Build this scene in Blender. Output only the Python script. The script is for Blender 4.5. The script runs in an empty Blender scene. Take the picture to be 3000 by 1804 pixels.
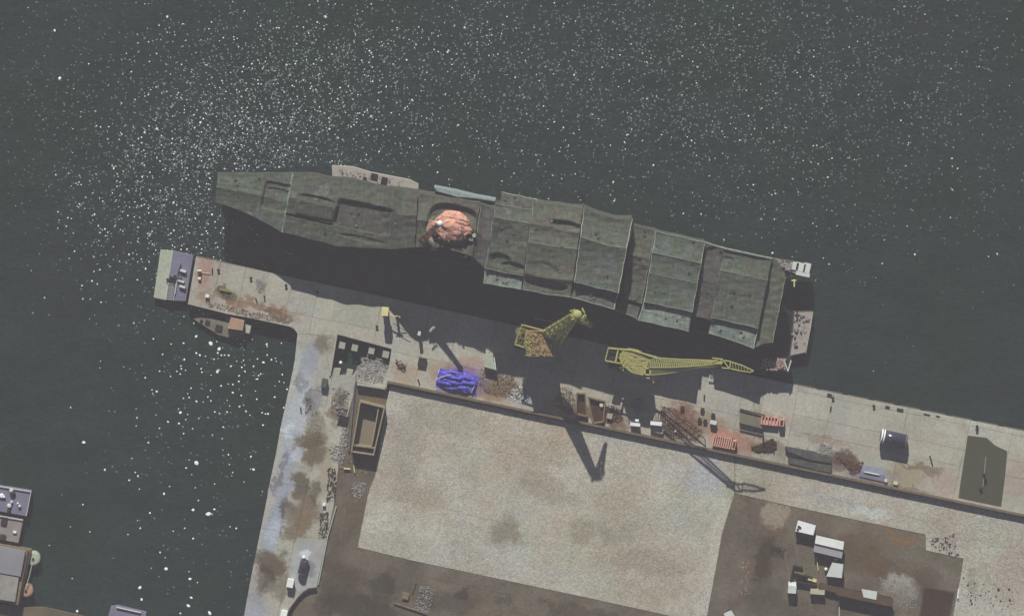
import bpy, bmesh, math, random
from mathutils import Vector, Matrix
from mathutils import noise as mnoise
from mathutils.geometry import tessellate_polygon
R = math.radians
rnd = random.Random(7)
scene = bpy.context.scene
col = scene.collection

# ---------------------------------------------------------------- camera
D = 1500.0; TILT = R(6.0); PXM = 12.0           # 12 photo pixels per metre on the water
CAM = Vector((0, D*math.sin(TILT), D*math.cos(TILT)))
cd = bpy.data.cameras.new('camera'); cam = bpy.data.objects.new('camera', cd); col.objects.link(cam)
cam.location = CAM; cam.rotation_euler = (-TILT, 0, 0)
cd.sensor_width = 36; cd.lens = 36*D/(3000/PXM); cd.clip_start = 10; cd.clip_end = 4000
scene.camera = cam
RIGHT = Vector((1,0,0)); UP = Vector((0, math.cos(TILT), -math.sin(TILT))); FWD = -CAM.normalized()

def P(px, py, z=3.0):
    """place in the world (metres) of a point of the photograph that lies at height z"""
    d = FWD*D + RIGHT*((px-1500)/PXM) + UP*((902-py)/PXM)
    t = (z-CAM.z)/d.z
    return CAM + d*t

# ---------------------------------------------------------------- world, sun, exposure
SUN_EL = R(35); SH = Vector((0.12, -1.0)).normalized()      # shadows fall this way on the ground
w = bpy.data.worlds.new('World'); scene.world = w; w.use_nodes = True
nt = w.node_tree; bg = nt.nodes['Background']
sky = nt.nodes.new('ShaderNodeTexSky'); sky.sky_type = 'NISHITA'; sky.sun_disc = False
sky.sun_elevation = SUN_EL; sky.sun_rotation = math.atan2(-SH.x, -SH.y)
sky.air_density = 0.5; sky.dust_density = 0.4
nt.links.new(sky.outputs[0], bg.inputs[0]); bg.inputs[1].default_value = 0.05
sd = bpy.data.lights.new('sun', 'SUN'); sd.energy = 5.0; sd.angle = R(0.5); sd.color = (1.0, 0.955, 0.90)
so = bpy.data.objects.new('sun', sd); col.objects.link(so)
ldir = Vector((SH.x*math.cos(SUN_EL), SH.y*math.cos(SUN_EL), -math.sin(SUN_EL)))
so.rotation_euler = ldir.to_track_quat('-Z', 'Y').to_euler(); so.location = (0, 300, 300)
scene.view_settings.view_transform = 'Standard'; scene.view_settings.look = 'None'
scene.view_settings.gamma = 1; scene.view_settings.use_curve_mapping = False
scene.view_settings.exposure = 0.24
HAZE = 0.84e-4

# ---------------------------------------------------------------- helpers
def lin(c): c /= 255.0; return c/12.92 if c <= .04045 else ((c+.055)/1.055)**2.4
VEIL = (0.050, 0.048, 0.058); GAIN = (1.04, 1.02, 1.02)
def alb(r, g, b):
    """base colour of a surface that the hazy sunlit photograph shows as this sRGB value"""
    return tuple(max(0.008, min(0.85, (lin(c)-v)/k)) for c, v, k in zip((r,g,b), VEIL, GAIN))

def nodes(m): m.use_nodes = True; return m.node_tree.nodes, m.node_tree.links
def mat(name, c, rough=.85, var=.25, scale=1.2, metal=0.0, bump=0.0, c2=None, fine=6.0, finev=None, spec=.3):
    m = bpy.data.materials.new(name); N, L = nodes(m); b = N['Principled BSDF']
    g = N.new('ShaderNodeNewGeometry'); n1 = N.new('ShaderNodeTexNoise'); n1.inputs['Scale'].default_value = scale
    n1.inputs['Detail'].default_value = 5; n1.inputs['Roughness'].default_value = .65
    L.new(g.outputs['Position'], n1.inputs['Vector'])
    mr = N.new('ShaderNodeMapRange'); mr.inputs[1].default_value = .3; mr.inputs[2].default_value = .7
    L.new(n1.outputs[0], mr.inputs[0])
    mx = N.new('ShaderNodeMix'); mx.data_type = 'RGBA'
    A = tuple(x*(1-var) for x in c); B = c2 if c2 else tuple(min(.9, x*(1+var)) for x in c)
    mx.inputs[6].default_value = (*A, 1); mx.inputs[7].default_value = (*B, 1)
    L.new(mr.outputs[0], mx.inputs[0])
    out = mx.outputs[2]
    n2 = N.new('ShaderNodeTexNoise'); n2.inputs['Scale'].default_value = fine; n2.inputs['Detail'].default_value = 2
    L.new(g.outputs['Position'], n2.inputs['Vector'])
    fv = var if finev is None else finev
    m2 = N.new('ShaderNodeMapRange'); m2.inputs[1].default_value = .3; m2.inputs[2].default_value = .7
    m2.inputs[3].default_value = 1-fv; m2.inputs[4].default_value = 1+fv
    L.new(n2.outputs[0], m2.inputs[0])
    vm = N.new('ShaderNodeVectorMath'); vm.operation = 'SCALE'
    L.new(out, vm.inputs[0]); L.new(m2.outputs[0], vm.inputs['Scale']); out = vm.outputs[0]
    L.new(out, b.inputs['Base Color'])
    b.inputs['Roughness'].default_value = rough; b.inputs['Metallic'].default_value = metal
    b.inputs['Specular IOR Level'].default_value = spec
    if bump:
        bp = N.new('ShaderNodeBump'); bp.inputs['Strength'].default_value = bump; bp.inputs['Distance'].default_value = .15
        L.new(n2.outputs[0], bp.inputs['Height']); L.new(bp.outputs[0], b.inputs['Normal'])
    return m

def ground_mat(name, c, c2, stains=(), scale=.12, fine=2.2, finev=.10, bump=.25, warp=3.0, speck=.10, streak=0.0, vor=2.2, tintdark=.8):
    """weathered ground; stains = (px, py, rx, ry, turn in degrees, colour, amount, shape 'o'/'r', softness)"""
    m = bpy.data.materials.new(name); N, L = nodes(m); b = N['Principled BSDF']
    g = N.new('ShaderNodeNewGeometry'); pos = g.outputs['Position']
    n1 = N.new('ShaderNodeTexNoise'); n1.inputs['Scale'].default_value = scale; n1.inputs['Detail'].default_value = 6
    n1.inputs['Roughness'].default_value = .6
    L.new(pos, n1.inputs['Vector'])
    mr = N.new('ShaderNodeMapRange'); mr.inputs[1].default_value = .35; mr.inputs[2].default_value = .65
    L.new(n1.outputs[0], mr.inputs[0])
    mx = N.new('ShaderNodeMix'); mx.data_type = 'RGBA'; mx.inputs[6].default_value = (*c, 1); mx.inputs[7].default_value = (*c2, 1)
    L.new(mr.outputs[0], mx.inputs[0]); cur = mx.outputs[2]
    # broad drifting tints: warm, greenish, bluish
    for sc, tint, am, off in ((.045, (1.04,.97,.92), .75, 3), (.06, (.90,1.0,.90), .65, 17), (.05, (.94,1.0,1.12), .65, 41), (.035, (.84,.82,.80), tintdark, 77), (.4, (.86,.84,.82), .55, 91)):
        mp_ = N.new('ShaderNodeMapping'); mp_.inputs['Location'].default_value = (off*13, off*7, off); L.new(pos, mp_.inputs['Vector'])
        nn = N.new('ShaderNodeTexNoise'); nn.inputs['Scale'].default_value = sc; nn.inputs['Detail'].default_value = 7; nn.inputs['Roughness'].default_value = .68; nn.inputs['Distortion'].default_value = .8; L.new(mp_.outputs[0], nn.inputs['Vector'])
        mq = N.new('ShaderNodeMapRange'); mq.inputs[1].default_value = .50; mq.inputs[2].default_value = .66; mq.inputs[4].default_value = am; L.new(nn.outputs[0], mq.inputs[0])
        tm = N.new('ShaderNodeMix'); tm.data_type = 'RGBA'; tm.blend_type = 'MULTIPLY'; tm.inputs[7].default_value = (*tint, 1)
        L.new(mq.outputs[0], tm.inputs[0]); L.new(cur, tm.inputs[6]); cur = tm.outputs[2]
    nw = N.new('ShaderNodeTexNoise'); nw.inputs['Scale'].default_value = .22; nw.inputs['Detail'].default_value = 7
    nw.inputs['Roughness'].default_value = .74
    L.new(pos, nw.inputs['Vector'])
    sb = N.new('ShaderNodeVectorMath'); sb.operation = 'SUBTRACT'; sb.inputs[1].default_value = (.5,.5,.5)
    L.new(nw.outputs['Color'], sb.inputs[0])
    def warped(amount):
        sc = N.new('ShaderNodeVectorMath'); sc.operation = 'SCALE'; sc.inputs['Scale'].default_value = amount
        L.new(sb.outputs[0], sc.inputs[0])
        ad = N.new('ShaderNodeVectorMath'); ad.operation = 'ADD'
        L.new(pos, ad.inputs[0]); L.new(sc.outputs[0], ad.inputs[1]); return ad.outputs[0]
    wo, wr = warped(warp*3.4), warped(.5)
    for (px, py, rx, ry, deg, sc_, amt, *rest) in stains:
        shape = rest[0] if rest else 'o'; soft = rest[1] if len(rest) > 1 else .5
        p = P(px, py, 3)
        mp = N.new('ShaderNodeMapping'); mp.vector_type = 'TEXTURE'
        mp.inputs['Location'].default_value = (p.x, p.y, 3)
        mp.inputs['Rotation'].default_value = (0, 0, R(-deg))
        mp.inputs['Scale'].default_value = (rx/PXM, ry/PXM, 30)
        L.new(wo if shape == 'o' else wr, mp.inputs['Vector'])
        if shape == 'o':
            ln = N.new('ShaderNodeVectorMath'); ln.operation = 'LENGTH'; L.new(mp.outputs[0], ln.inputs[0]); dist = ln.outputs['Value']
        else:
            ab = N.new('ShaderNodeVectorMath'); ab.operation = 'ABSOLUTE'; L.new(mp.outputs[0], ab.inputs[0])
            sp = N.new('ShaderNodeSeparateXYZ'); L.new(ab.outputs[0], sp.inputs[0])
            mm = N.new('ShaderNodeMath'); mm.operation = 'MAXIMUM'; L.new(sp.outputs[0], mm.inputs[0]); L.new(sp.outputs[1], mm.inputs[1]); dist = mm.outputs[0]
        r = N.new('ShaderNodeMapRange'); r.interpolation_type = 'SMOOTHSTEP'
        r.inputs[1].default_value = 1; r.inputs[2].default_value = 1-soft; r.inputs[3].default_value = 0; r.inputs[4].default_value = amt
        L.new(dist, r.inputs[0])
        q = N.new('ShaderNodeMix'); q.data_type = 'RGBA'; q.inputs[7].default_value = (*alb(*sc_), 1)
        L.new(r.outputs[0], q.inputs[0]); L.new(cur, q.inputs[6]); cur = q.outputs[2]
    n2 = N.new('ShaderNodeTexNoise'); n2.inputs['Scale'].default_value = fine; n2.inputs['Detail'].default_value = 4
    n2.inputs['Roughness'].default_value = .75
    L.new(pos, n2.inputs['Vector'])
    m2 = N.new('ShaderNodeMapRange'); m2.inputs[1].default_value = .3; m2.inputs[2].default_value = .7
    m2.inputs[3].default_value = 1-finev; m2.inputs[4].default_value = 1+finev
    L.new(n2.outputs[0], m2.inputs[0])
    vm = N.new('ShaderNodeVectorMath'); vm.operation = 'SCALE'; L.new(cur, vm.inputs[0]); L.new(m2.outputs[0], vm.inputs['Scale']); cur = vm.outputs[0]
    # salt and pepper grain
    v = N.new('ShaderNodeTexVoronoi'); v.inputs['Scale'].default_value = vor; L.new(pos, v.inputs['Vector'])
    s2 = N.new('ShaderNodeSeparateColor'); L.new(v.outputs['Color'], s2.inputs[0])
    m3 = N.new('ShaderNodeMapRange'); m3.inputs[3].default_value = 1-speck; m3.inputs[4].default_value = 1+speck
    L.new(s2.outputs[0], m3.inputs[0])
    v2 = N.new('ShaderNodeVectorMath'); v2.operation = 'SCALE'; L.new(cur, v2.inputs[0]); L.new(m3.outputs[0], v2.inputs['Scale']); cur = v2.outputs[0]
    oi = N.new('ShaderNodeObjectInfo'); m4 = N.new('ShaderNodeMapRange'); m4.inputs[3].default_value = .93; m4.inputs[4].default_value = 1.06; L.new(oi.outputs['Random'], m4.inputs[0])
    v3 = N.new('ShaderNodeVectorMath'); v3.operation = 'SCALE'; L.new(cur, v3.inputs[0]); L.new(m4.outputs[0], v3.inputs['Scale']); cur = v3.outputs[0]
    L.new(cur, b.inputs['Base Color']); b.inputs['Roughness'].default_value = .92; b.inputs['Specular IOR Level'].default_value = .15
    bp = N.new('ShaderNodeBump'); bp.inputs['Strength'].default_value = bump; bp.inputs['Distance'].default_value = .25
    L.new(n2.outputs[0], bp.inputs['Height']); L.new(bp.outputs[0], b.inputs['Normal'])
    return m

class MB:
    def __init__(s): s.v = []; s.f = []
    def add(s, vs, fs):
        o = len(s.v); s.v += [Vector(v) for v in vs]; s.f += [tuple(i+o for i in f) for f in fs]; return s
    def box(s, c, sx, sy, sz, rz=0.0, ry=0.0, taper=1.0):
        """c = centre of the base"""
        M = Matrix.Rotation(rz, 4, 'Z') @ Matrix.Rotation(ry, 4, 'Y'); c = Vector(c); vs = []
        for z, k in ((0,1),(sz,taper)):
            for x, y in ((-1,-1),(1,-1),(1,1),(-1,1)): vs.append(c + M @ Vector((x*sx/2*k, y*sy/2*k, z)))
        return s.add(vs, [(3,2,1,0),(4,5,6,7),(0,1,5,4),(1,2,6,5),(2,3,7,6),(3,0,4,7)])
    def prism(s, pts, z0, z1, grow=0.0):
        pts = [Vector((p[0], p[1])) for p in pts]
        a = sum(pts[i-1].x*pts[i].y - pts[i].x*pts[i-1].y for i in range(len(pts)))
        if a < 0: pts.reverse()
        n = len(pts); vs = [(p.x, p.y, z0) for p in pts] + [(p.x, p.y, z1) for p in pts]
        tri = tessellate_polygon([[Vector((p.x, p.y, 0)) for p in pts]])
        fs = []
        for t in tri:
            A, B, C = (pts[i] for i in t)
            if (B-A).cross(C-A) < 0: t = tuple(reversed(t))
            fs.append(tuple(i+n for i in t)); fs.append(tuple(reversed(t)))
        fs += [(i, (i+1) % n, n+(i+1) % n, n+i) for i in range(n)]
        return s.add(vs, fs)
    def tube(s, a, b, r, n=5, r2=None):
        a = Vector(a); b = Vector(b); d = b-a
        if d.length < 1e-5: return s
        q = d.to_track_quat('Z', 'Y'); r2 = r if r2 is None else r2; vs = []
        for p, rr in ((a, r), (b, r2)):
            for i in range(n):
                t = 2*math.pi*i/n + math.pi/n; vs.append(p + q @ Vector((rr*math.cos(t), rr*math.sin(t), 0)))
        fs = [(i, (i+1) % n, n+(i+1) % n, n+i) for i in range(n)] + [tuple(range(n-1,-1,-1)), tuple(range(n, 2*n))]
        return s.add(vs, fs)
    def path(s, pts, r, n=5):
        for a, b in zip(pts, pts[1:]): s.tube(a, b, r, n)
        return s
    def lathe(s, c, prof, n=16, axis='Z', rz=0.0):
        """prof = list of (radius, height along the axis)"""
        c = Vector(c); M = Matrix.Rotation(rz, 4, 'Z') @ (Matrix.Rotation(R(90), 4, 'Y') if axis == 'X' else Matrix.Identity(4))
        vs = []
        for (r, h) in prof:
            for i in range(n):
                t = 2*math.pi*i/n; vs.append(c + M @ Vector((r*math.cos(t), r*math.sin(t), h)))
        fs = []
        for k in range(len(prof)-1):
            for i in range(n):
                fs.append((k*n+i, k*n+(i+1) % n, (k+1)*n+(i+1) % n, (k+1)*n+i))
        fs += [tuple(range(n-1,-1,-1)), tuple(range((len(prof)-1)*n, len(prof)*n))]
        return s.add(vs, fs)
    def ball(s, c, r, n=12, sq=1.0):
        return s.lathe(c, [(max(.001, r*math.sin(math.pi*k/8)), -r*sq*math.cos(math.pi*k/8)) for k in range(9)], n)
    def truss(s, p0, p1, w0, w1, d0, d1, bays, r, side=None):
        """four-chord lattice beam"""
        p0 = Vector(p0); p1 = Vector(p1); ax = (p1-p0).normalized()
        sd_ = Vector(side) if side else ax.cross(Vector((0,0,1))).normalized(); up = sd_.cross(ax).normalized()
        def cr(t):
            c = p0.lerp(p1, t); w_ = (w0+(w1-w0)*t)/2; d_ = (d0+(d1-d0)*t)/2
            return [c+sd_*w_+up*d_, c-sd_*w_+up*d_, c-sd_*w_-up*d_, c+sd_*w_-up*d_]
        C = [cr(i/bays) for i in range(bays+1)]
        for k in range(4): s.tube(C[0][k], C[-1][k], r*1.5, 4)
        for i in range(bays+1):
            for k in range(4):
                s.tube(C[i][k], C[i][(k+1) % 4], r, 3)
                if i < bays:
                    a, b = (k, (k+1) % 4) if i % 2 else ((k+1) % 4, k)
                    s.tube(C[i][a], C[i+1][b], r, 3)
        return s
    def build(s, name, m, parent=None, origin=None, smooth=False):
        o0 = Vector(origin) if origin is not None else (Vector(parent['_o']) if parent is not None and '_o' in parent else Vector((0,0,0)))
        me = bpy.data.meshes.new(name); me.from_pydata([tuple(v-o0) for v in s.v], [], s.f); me.update()
        if smooth:
            me.polygons.foreach_set('use_smooth', [True]*len(me.polygons))
        o = bpy.data.objects.new(name, me); me.materials.append(m); col.objects.link(o)
        if parent is not None:
            o.parent = parent; o['_o'] = tuple(o0)
        else: o.location = o0; o['_o'] = tuple(o0)
        return o

used_labels = set()
def tag(o, label=None, cat=None, group=None, kind=None):
    if label: o['label'] = label
    if cat: o['category'] = cat
    if group: o['group'] = group
    if kind: o['kind'] = kind
    return o
def thing(name, label, cat, at, group=None, kind=None):
    o = bpy.data.objects.new(name, None); o.empty_display_size = .5; col.objects.link(o)
    o.location = at; o['_o'] = tuple(at)
    return tag(o, label, cat, group, kind)
def copy_tree(o, parent=None):
    c = o.copy(); col.objects.link(c); c.parent = parent
    for ch in [x for x in list(bpy.data.objects) if x.parent is o]: copy_tree(ch, c)
    return c
def poly(pts, z=3.0): return [P(x, y, z).xy for x, y in pts]
QA = math.atan(-0.2137)                                 # the quay runs down to the right
ux = Vector((math.cos(QA), math.sin(QA), 0)); uy = Vector((-math.sin(QA), math.cos(QA), 0))

# ---------------------------------------------------------------- materials
M = {}
def mk(n, *a, **k): M[n] = mat(n, *a, **k); return M[n]
def net_mat(name, cols, k=1.0):
    """woven netting: drifting green, grey, brown and mauve patches under a fine open weave"""
    m = bpy.data.materials.new(name); N, L = nodes(m); b = N['Principled BSDF']; g = N.new('ShaderNodeNewGeometry'); pos = g.outputs['Position']
    n1 = N.new('ShaderNodeTexNoise'); n1.inputs['Scale'].default_value = .16; n1.inputs['Detail'].default_value = 5; n1.inputs['Roughness'].default_value = .62
    n1.inputs['Distortion'].default_value = .6; L.new(pos, n1.inputs['Vector'])
    cr = N.new('ShaderNodeValToRGB'); els = cr.color_ramp.elements
    for i, c in enumerate(cols):
        e = els[i] if i < 2 else els.new(.5)
    for i, c in enumerate(cols): els[i].position = .33+.34*i/(len(cols)-1); els[i].color = (*[x*k for x in alb(*c)], 1)
    L.new(n1.outputs[0], cr.inputs[0]); cur = cr.outputs[0]; hts = []
    for sc, lo, hi, stretch in ((1.1, .68, 1.32, (1,1,1)), (4.6, .70, 1.30, (1,1,1)), (1.8, .82, 1.18, (.10,1.6,1)), (1.8, .84, 1.16, (1.6,.10,1))):
        mp = N.new('ShaderNodeMapping'); mp.inputs['Rotation'].default_value = (0,0,-QA if False else .21); mp.inputs['Scale'].default_value = stretch; L.new(pos, mp.inputs['Vector'])
        n = N.new('ShaderNodeTexNoise'); n.inputs['Scale'].default_value = sc; n.inputs['Detail'].default_value = 3; n.inputs['Roughness'].default_value = .7; L.new(mp.outputs[0], n.inputs['Vector'])
        mr = N.new('ShaderNodeMapRange'); mr.inputs[1].default_value = .3; mr.inputs[2].default_value = .7; mr.inputs[3].default_value = lo; mr.inputs[4].default_value = hi; L.new(n.outputs[0], mr.inputs[0])
        v = N.new('ShaderNodeVectorMath'); v.operation = 'SCALE'; L.new(cur, v.inputs[0]); L.new(mr.outputs[0], v.inputs['Scale']); cur = v.outputs[0]; hts.append(n)
    L.new(cur, b.inputs['Base Color']); b.inputs['Roughness'].default_value = .95; b.inputs['Specular IOR Level'].default_value = .1
    bp = N.new('ShaderNodeBump'); bp.inputs['Strength'].default_value = .5; bp.inputs['Distance'].default_value = .12
    L.new(hts[0].outputs[0], bp.inputs['Height']); L.new(bp.outputs[0], b.inputs['Normal']); M[name] = m
GN, GY, BR, MV, BG, PL = (98,104,96), (103,104,101), (99,97,92), (98,95,99), (103,110,110), (120,126,120)
net_mat('net_green', (MV, GY, GN, BG, GY), .88); net_mat('net_grey', (BR, GY, GN, MV, PL), .84); net_mat('net_pale', (BG, PL, BG, PL), 1.25)
net_mat('net_dark', (BR, MV, GY, MV), .9); net_mat('net_brown', (MV, BR, GY, GN, BR))
mk('frame_pipe', alb(156,166,152), var=.35, scale=.8, finev=.3)
mk('frame_dim', alb(116,122,112), var=.4, scale=1.2, finev=.4)
mk('hull_grey', alb(98,98,102), var=.15, scale=.3)
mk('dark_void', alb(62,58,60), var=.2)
mk('salmon', alb(232,172,158), var=.12, scale=.5, fine=2.6, finev=.32, bump=1.0, c2=alb(206,158,140))
mk('rust_red', alb(88,74,72), var=.35, scale=.9, finev=.3, bump=.6)
mk('white', alb(226,228,228), var=.06, scale=.8, rough=.5)
mk('offwhite', alb(196,200,196), var=.08, scale=.6)
mk('yellow', alb(196,194,132), var=.25, scale=1.4, c2=alb(166,164,112), finev=.25, bump=.5)
mk('yellow_dull', alb(134,134,98), var=.3, scale=1.0, finev=.3, bump=.6)
mk('pale_yellow', alb(206,198,150), var=.12, scale=.8)
mk('rust_pink', alb(148,122,110), var=.22, scale=1.1, c2=alb(128,112,84), fine=4, finev=.35, bump=1.0)
mk('steel', alb(110,110,114), var=.25, scale=1.0, rough=.6)
mk('steel_dark', alb(76,72,76), var=.25, scale=1.0, rough=.6)
mk('concrete', alb(160,158,148), var=.12, scale=.4, finev=.1, bump=.3)
mk('concrete_dark', alb(104,98,94), var=.18, scale=.4, finev=.12, bump=.3)
mk('concrete_tan', alb(128,116,100), var=.2, scale=.5, finev=.2, bump=.3)
mk('blue', (0.05, 0.045, 0.42), var=.5, scale=1.6, c2=(0.14,0.13,0.60), fine=4, finev=.6, bump=1.0)
mk('rubble_pale', alb(146,143,142), var=.5, scale=2.6, finev=.3)
mk('rubble_brown', alb(122,109,100), var=.5, scale=2.6, finev=.3)
mk('rubble_dark', alb(86,76,74), var=.5, scale=2.6, finev=.3)
mk('orange', alb(202,156,144), var=.12, scale=.7, finev=.15)
mk('lavender', alb(136,134,152), var=.15, scale=.4, finev=.12, c2=alb(120,118,138))
mk('tank', (0.05, 0.042, 0.07), var=.2, rough=.13, spec=.8, metal=.3)
mk('foam', (0.80, 0.84, 0.82), var=.1)  # fleck colours that stand in for sun glints on the water
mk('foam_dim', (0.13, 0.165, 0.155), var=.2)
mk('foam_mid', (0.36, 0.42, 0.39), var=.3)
mk('roof_brown', alb(98,86,80), var=.2, scale=.5, finev=.2)
mk('wall_brown', alb(116,106,98), var=.2, scale=.5, finev=.2)
mk('asphalt', alb(90,90,84), var=.10, scale=.4, finev=.10, bump=.3)
mk('pontoon_pale', alb(166,172,158), var=.15, scale=.6, finev=.2, bump=.4)
mk('rubber', alb(66,62,64), var=.1)
mk('cabin_tan', alb(168,140,124), var=.1, scale=.6)
mk('teal_tin', alb(140,150,152), var=.3, scale=1.0, finev=.3)

# ---------------------------------------------------------------- haze: one closed box of pale air round everything
hb = MB().box((0,0,-3), 1760, 1760, 1520)
hz = hb.build('haze', bpy.data.materials.new('haze_air')); tag(hz, 'thin pale haze filling the air over the whole harbour', 'haze', kind='stuff')
hm = hz.data.materials[0]; N, L = nodes(hm); N.remove(N['Principled BSDF'])
pv = N.new('ShaderNodeVolumePrincipled'); pv.inputs['Color'].default_value = (0.98, 0.93, 0.98, 1)
pv.inputs['Density'].default_value = HAZE; L.new(pv.outputs[0], N['Material Output'].inputs['Volume'])

# ---------------------------------------------------------------- water
def water_mat():
    m = bpy.data.materials.new('harbour_water'); N, L = nodes(m); b = N['Principled BSDF']
    g = N.new('ShaderNodeNewGeometry'); pos = g.outputs['Position']
    n1 = N.new('ShaderNodeTexNoise'); n1.inputs['Scale'].default_value = .022; n1.inputs['Detail'].default_value = 5
    L.new(pos, n1.inputs['Vector'])
    cr = N.new('ShaderNodeValToRGB'); e = cr.color_ramp.elements
    e[0].position = .36; e[0].color = (.0085,.0215,.0150,1); e[1].position = .64; e[1].color = (.0125,.0210,.0195,1)
    L.new(n1.outputs[0], cr.inputs[0])
    # fine choppy relief
    mp = N.new('ShaderNodeMapping'); mp.inputs['Rotation'].default_value = (0,0,R(20)); mp.inputs['Scale'].default_value = (.75,1.25,1)
    L.new(pos, mp.inputs['Vector'])
    n2 = N.new('ShaderNodeTexNoise'); n2.inputs['Scale'].default_value = 1.1; n2.inputs['Detail'].default_value = 6; n2.inputs['Roughness'].default_value = .7
    L.new(mp.outputs[0], n2.inputs['Vector'])
    bp = N.new('ShaderNodeBump'); bp.inputs['Strength'].default_value = .55; bp.inputs['Distance'].default_value = .22
    L.new(n2.outputs[0], bp.inputs['Height']); L.new(bp.outputs[0], b.inputs['Normal'])
    mr = N.new('ShaderNodeMapRange'); mr.inputs[1].default_value=.3; mr.inputs[2].default_value=.7; mr.inputs[3].default_value=.6; mr.inputs[4].default_value=1.5
    L.new(n2.outputs[0], mr.inputs[0])
    vs = N.new('ShaderNodeVectorMath'); vs.operation='SCALE'; L.new(cr.outputs[0], vs.inputs[0]); L.new(mr.outputs[0], vs.inputs['Scale'])
    cur = vs.outputs[0]
    for sc, lo, hi, st, rt in ((.10, .72, 1.32, (.5,1.3,1), 25), (.5, .74, 1.3, (.6,1.2,1), -20), (2.6, .55, 1.6, (1,1,1), 0)):
        m5 = N.new('ShaderNodeMapping'); m5.inputs['Rotation'].default_value = (0,0,R(rt)); m5.inputs['Scale'].default_value = st; L.new(pos, m5.inputs['Vector'])
        n5 = N.new('ShaderNodeTexNoise'); n5.inputs['Scale'].default_value = sc; n5.inputs['Detail'].default_value = 6; n5.inputs['Roughness'].default_value = .75; L.new(m5.outputs[0], n5.inputs['Vector'])
        r5 = N.new('ShaderNodeMapRange'); r5.inputs[1].default_value=.3; r5.inputs[2].default_value=.7; r5.inputs[3].default_value=lo; r5.inputs[4].default_value=hi; L.new(n5.outputs[0], r5.inputs[0])
        v5 = N.new('ShaderNodeVectorMath'); v5.operation='SCALE'; L.new(cur, v5.inputs[0]); L.new(r5.outputs[0], v5.inputs['Scale']); cur = v5.outputs[0]
    L.new(cur, b.inputs['Base Color'])
    b.inputs['Roughness'].default_value = .28; b.inputs['IOR'].default_value = 1.333
    return m
wb = MB().add([(-840,-840,0),(840,-840,0),(840,840,0),(-840,840,0)], [(0,1,2,3)])
wat = wb.build('water', water_mat()); tag(wat, 'dark grey-green harbour water', 'water', kind='structure')

# sun glitter on the water, modelled as small pale flecks
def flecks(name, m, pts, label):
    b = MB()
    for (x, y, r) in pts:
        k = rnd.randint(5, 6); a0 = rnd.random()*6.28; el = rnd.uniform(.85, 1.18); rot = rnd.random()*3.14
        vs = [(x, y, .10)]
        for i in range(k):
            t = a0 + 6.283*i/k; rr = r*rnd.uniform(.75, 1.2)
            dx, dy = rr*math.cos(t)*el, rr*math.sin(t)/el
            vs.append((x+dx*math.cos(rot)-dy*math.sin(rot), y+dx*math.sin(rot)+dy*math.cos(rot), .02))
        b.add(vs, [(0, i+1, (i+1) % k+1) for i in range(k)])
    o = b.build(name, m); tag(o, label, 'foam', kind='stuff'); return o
LAND = [(574,752),(2340,1129),(3000,1262),(3500,1362),(3500,2300),(590,2300),(715,1801),(732,1706),(751,1612),(783,1454),(785,1437),(809,1325),(821,1255),(851,1116),(863,1057),(874,990),(871,977),(862,964),(850,957),(740,933),(667,920),(550,891)]
def inside(x, y, pg):
    c = False; n = len(pg)
    for i in range(n):
        (x1,y1),(x2,y2) = pg[i-1], pg[i]
        if (y1 > y) != (y2 > y) and x < (x2-x1)*(y-y1)/(y2-y1)+x1: c = not c
    return c
SHIPOUT = [(625,500),(731,503),(960,480),(1100,500),(1400,565),(1700,600),(2060,700),(2385,770),(2385,1100),(1400,1000),(900,760),(620,600)]
def ok(x, y):
    return not inside(x, y, LAND) and not inside(x, y, SHIPOUT) and y > -60 and x > -60 and x < 3060
# clumps keep the glitter uneven
def clump(x, y, s=90, seed=0): return mnoise.noise(Vector((x/s, y/s, seed)))*.5+.5
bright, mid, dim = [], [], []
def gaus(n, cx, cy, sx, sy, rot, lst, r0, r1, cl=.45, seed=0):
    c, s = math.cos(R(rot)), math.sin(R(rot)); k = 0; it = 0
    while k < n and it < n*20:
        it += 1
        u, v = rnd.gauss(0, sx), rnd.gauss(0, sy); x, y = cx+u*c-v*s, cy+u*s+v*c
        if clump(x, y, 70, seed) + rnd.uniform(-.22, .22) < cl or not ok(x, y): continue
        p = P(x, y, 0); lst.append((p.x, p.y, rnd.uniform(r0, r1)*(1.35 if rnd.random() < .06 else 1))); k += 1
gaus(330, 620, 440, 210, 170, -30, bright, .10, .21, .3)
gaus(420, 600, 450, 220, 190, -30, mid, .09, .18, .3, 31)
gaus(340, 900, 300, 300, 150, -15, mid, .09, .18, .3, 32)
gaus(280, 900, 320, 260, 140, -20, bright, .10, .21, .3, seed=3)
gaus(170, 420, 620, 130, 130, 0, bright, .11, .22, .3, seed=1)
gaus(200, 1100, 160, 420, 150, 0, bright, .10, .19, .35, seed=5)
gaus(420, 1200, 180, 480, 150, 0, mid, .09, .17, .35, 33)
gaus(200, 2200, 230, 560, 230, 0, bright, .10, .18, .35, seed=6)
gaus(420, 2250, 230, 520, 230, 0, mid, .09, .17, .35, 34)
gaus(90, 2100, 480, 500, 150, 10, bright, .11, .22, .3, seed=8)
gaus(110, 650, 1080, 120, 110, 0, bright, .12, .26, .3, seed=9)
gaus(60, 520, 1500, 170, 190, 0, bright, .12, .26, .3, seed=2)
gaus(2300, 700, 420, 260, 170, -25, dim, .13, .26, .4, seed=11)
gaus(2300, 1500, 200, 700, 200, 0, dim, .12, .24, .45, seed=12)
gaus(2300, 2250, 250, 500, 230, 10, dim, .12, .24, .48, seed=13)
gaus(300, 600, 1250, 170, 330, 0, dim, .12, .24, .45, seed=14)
gaus(300, 200, 300, 150, 250, 0, dim, .12, .22, .45, seed=15)
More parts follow.
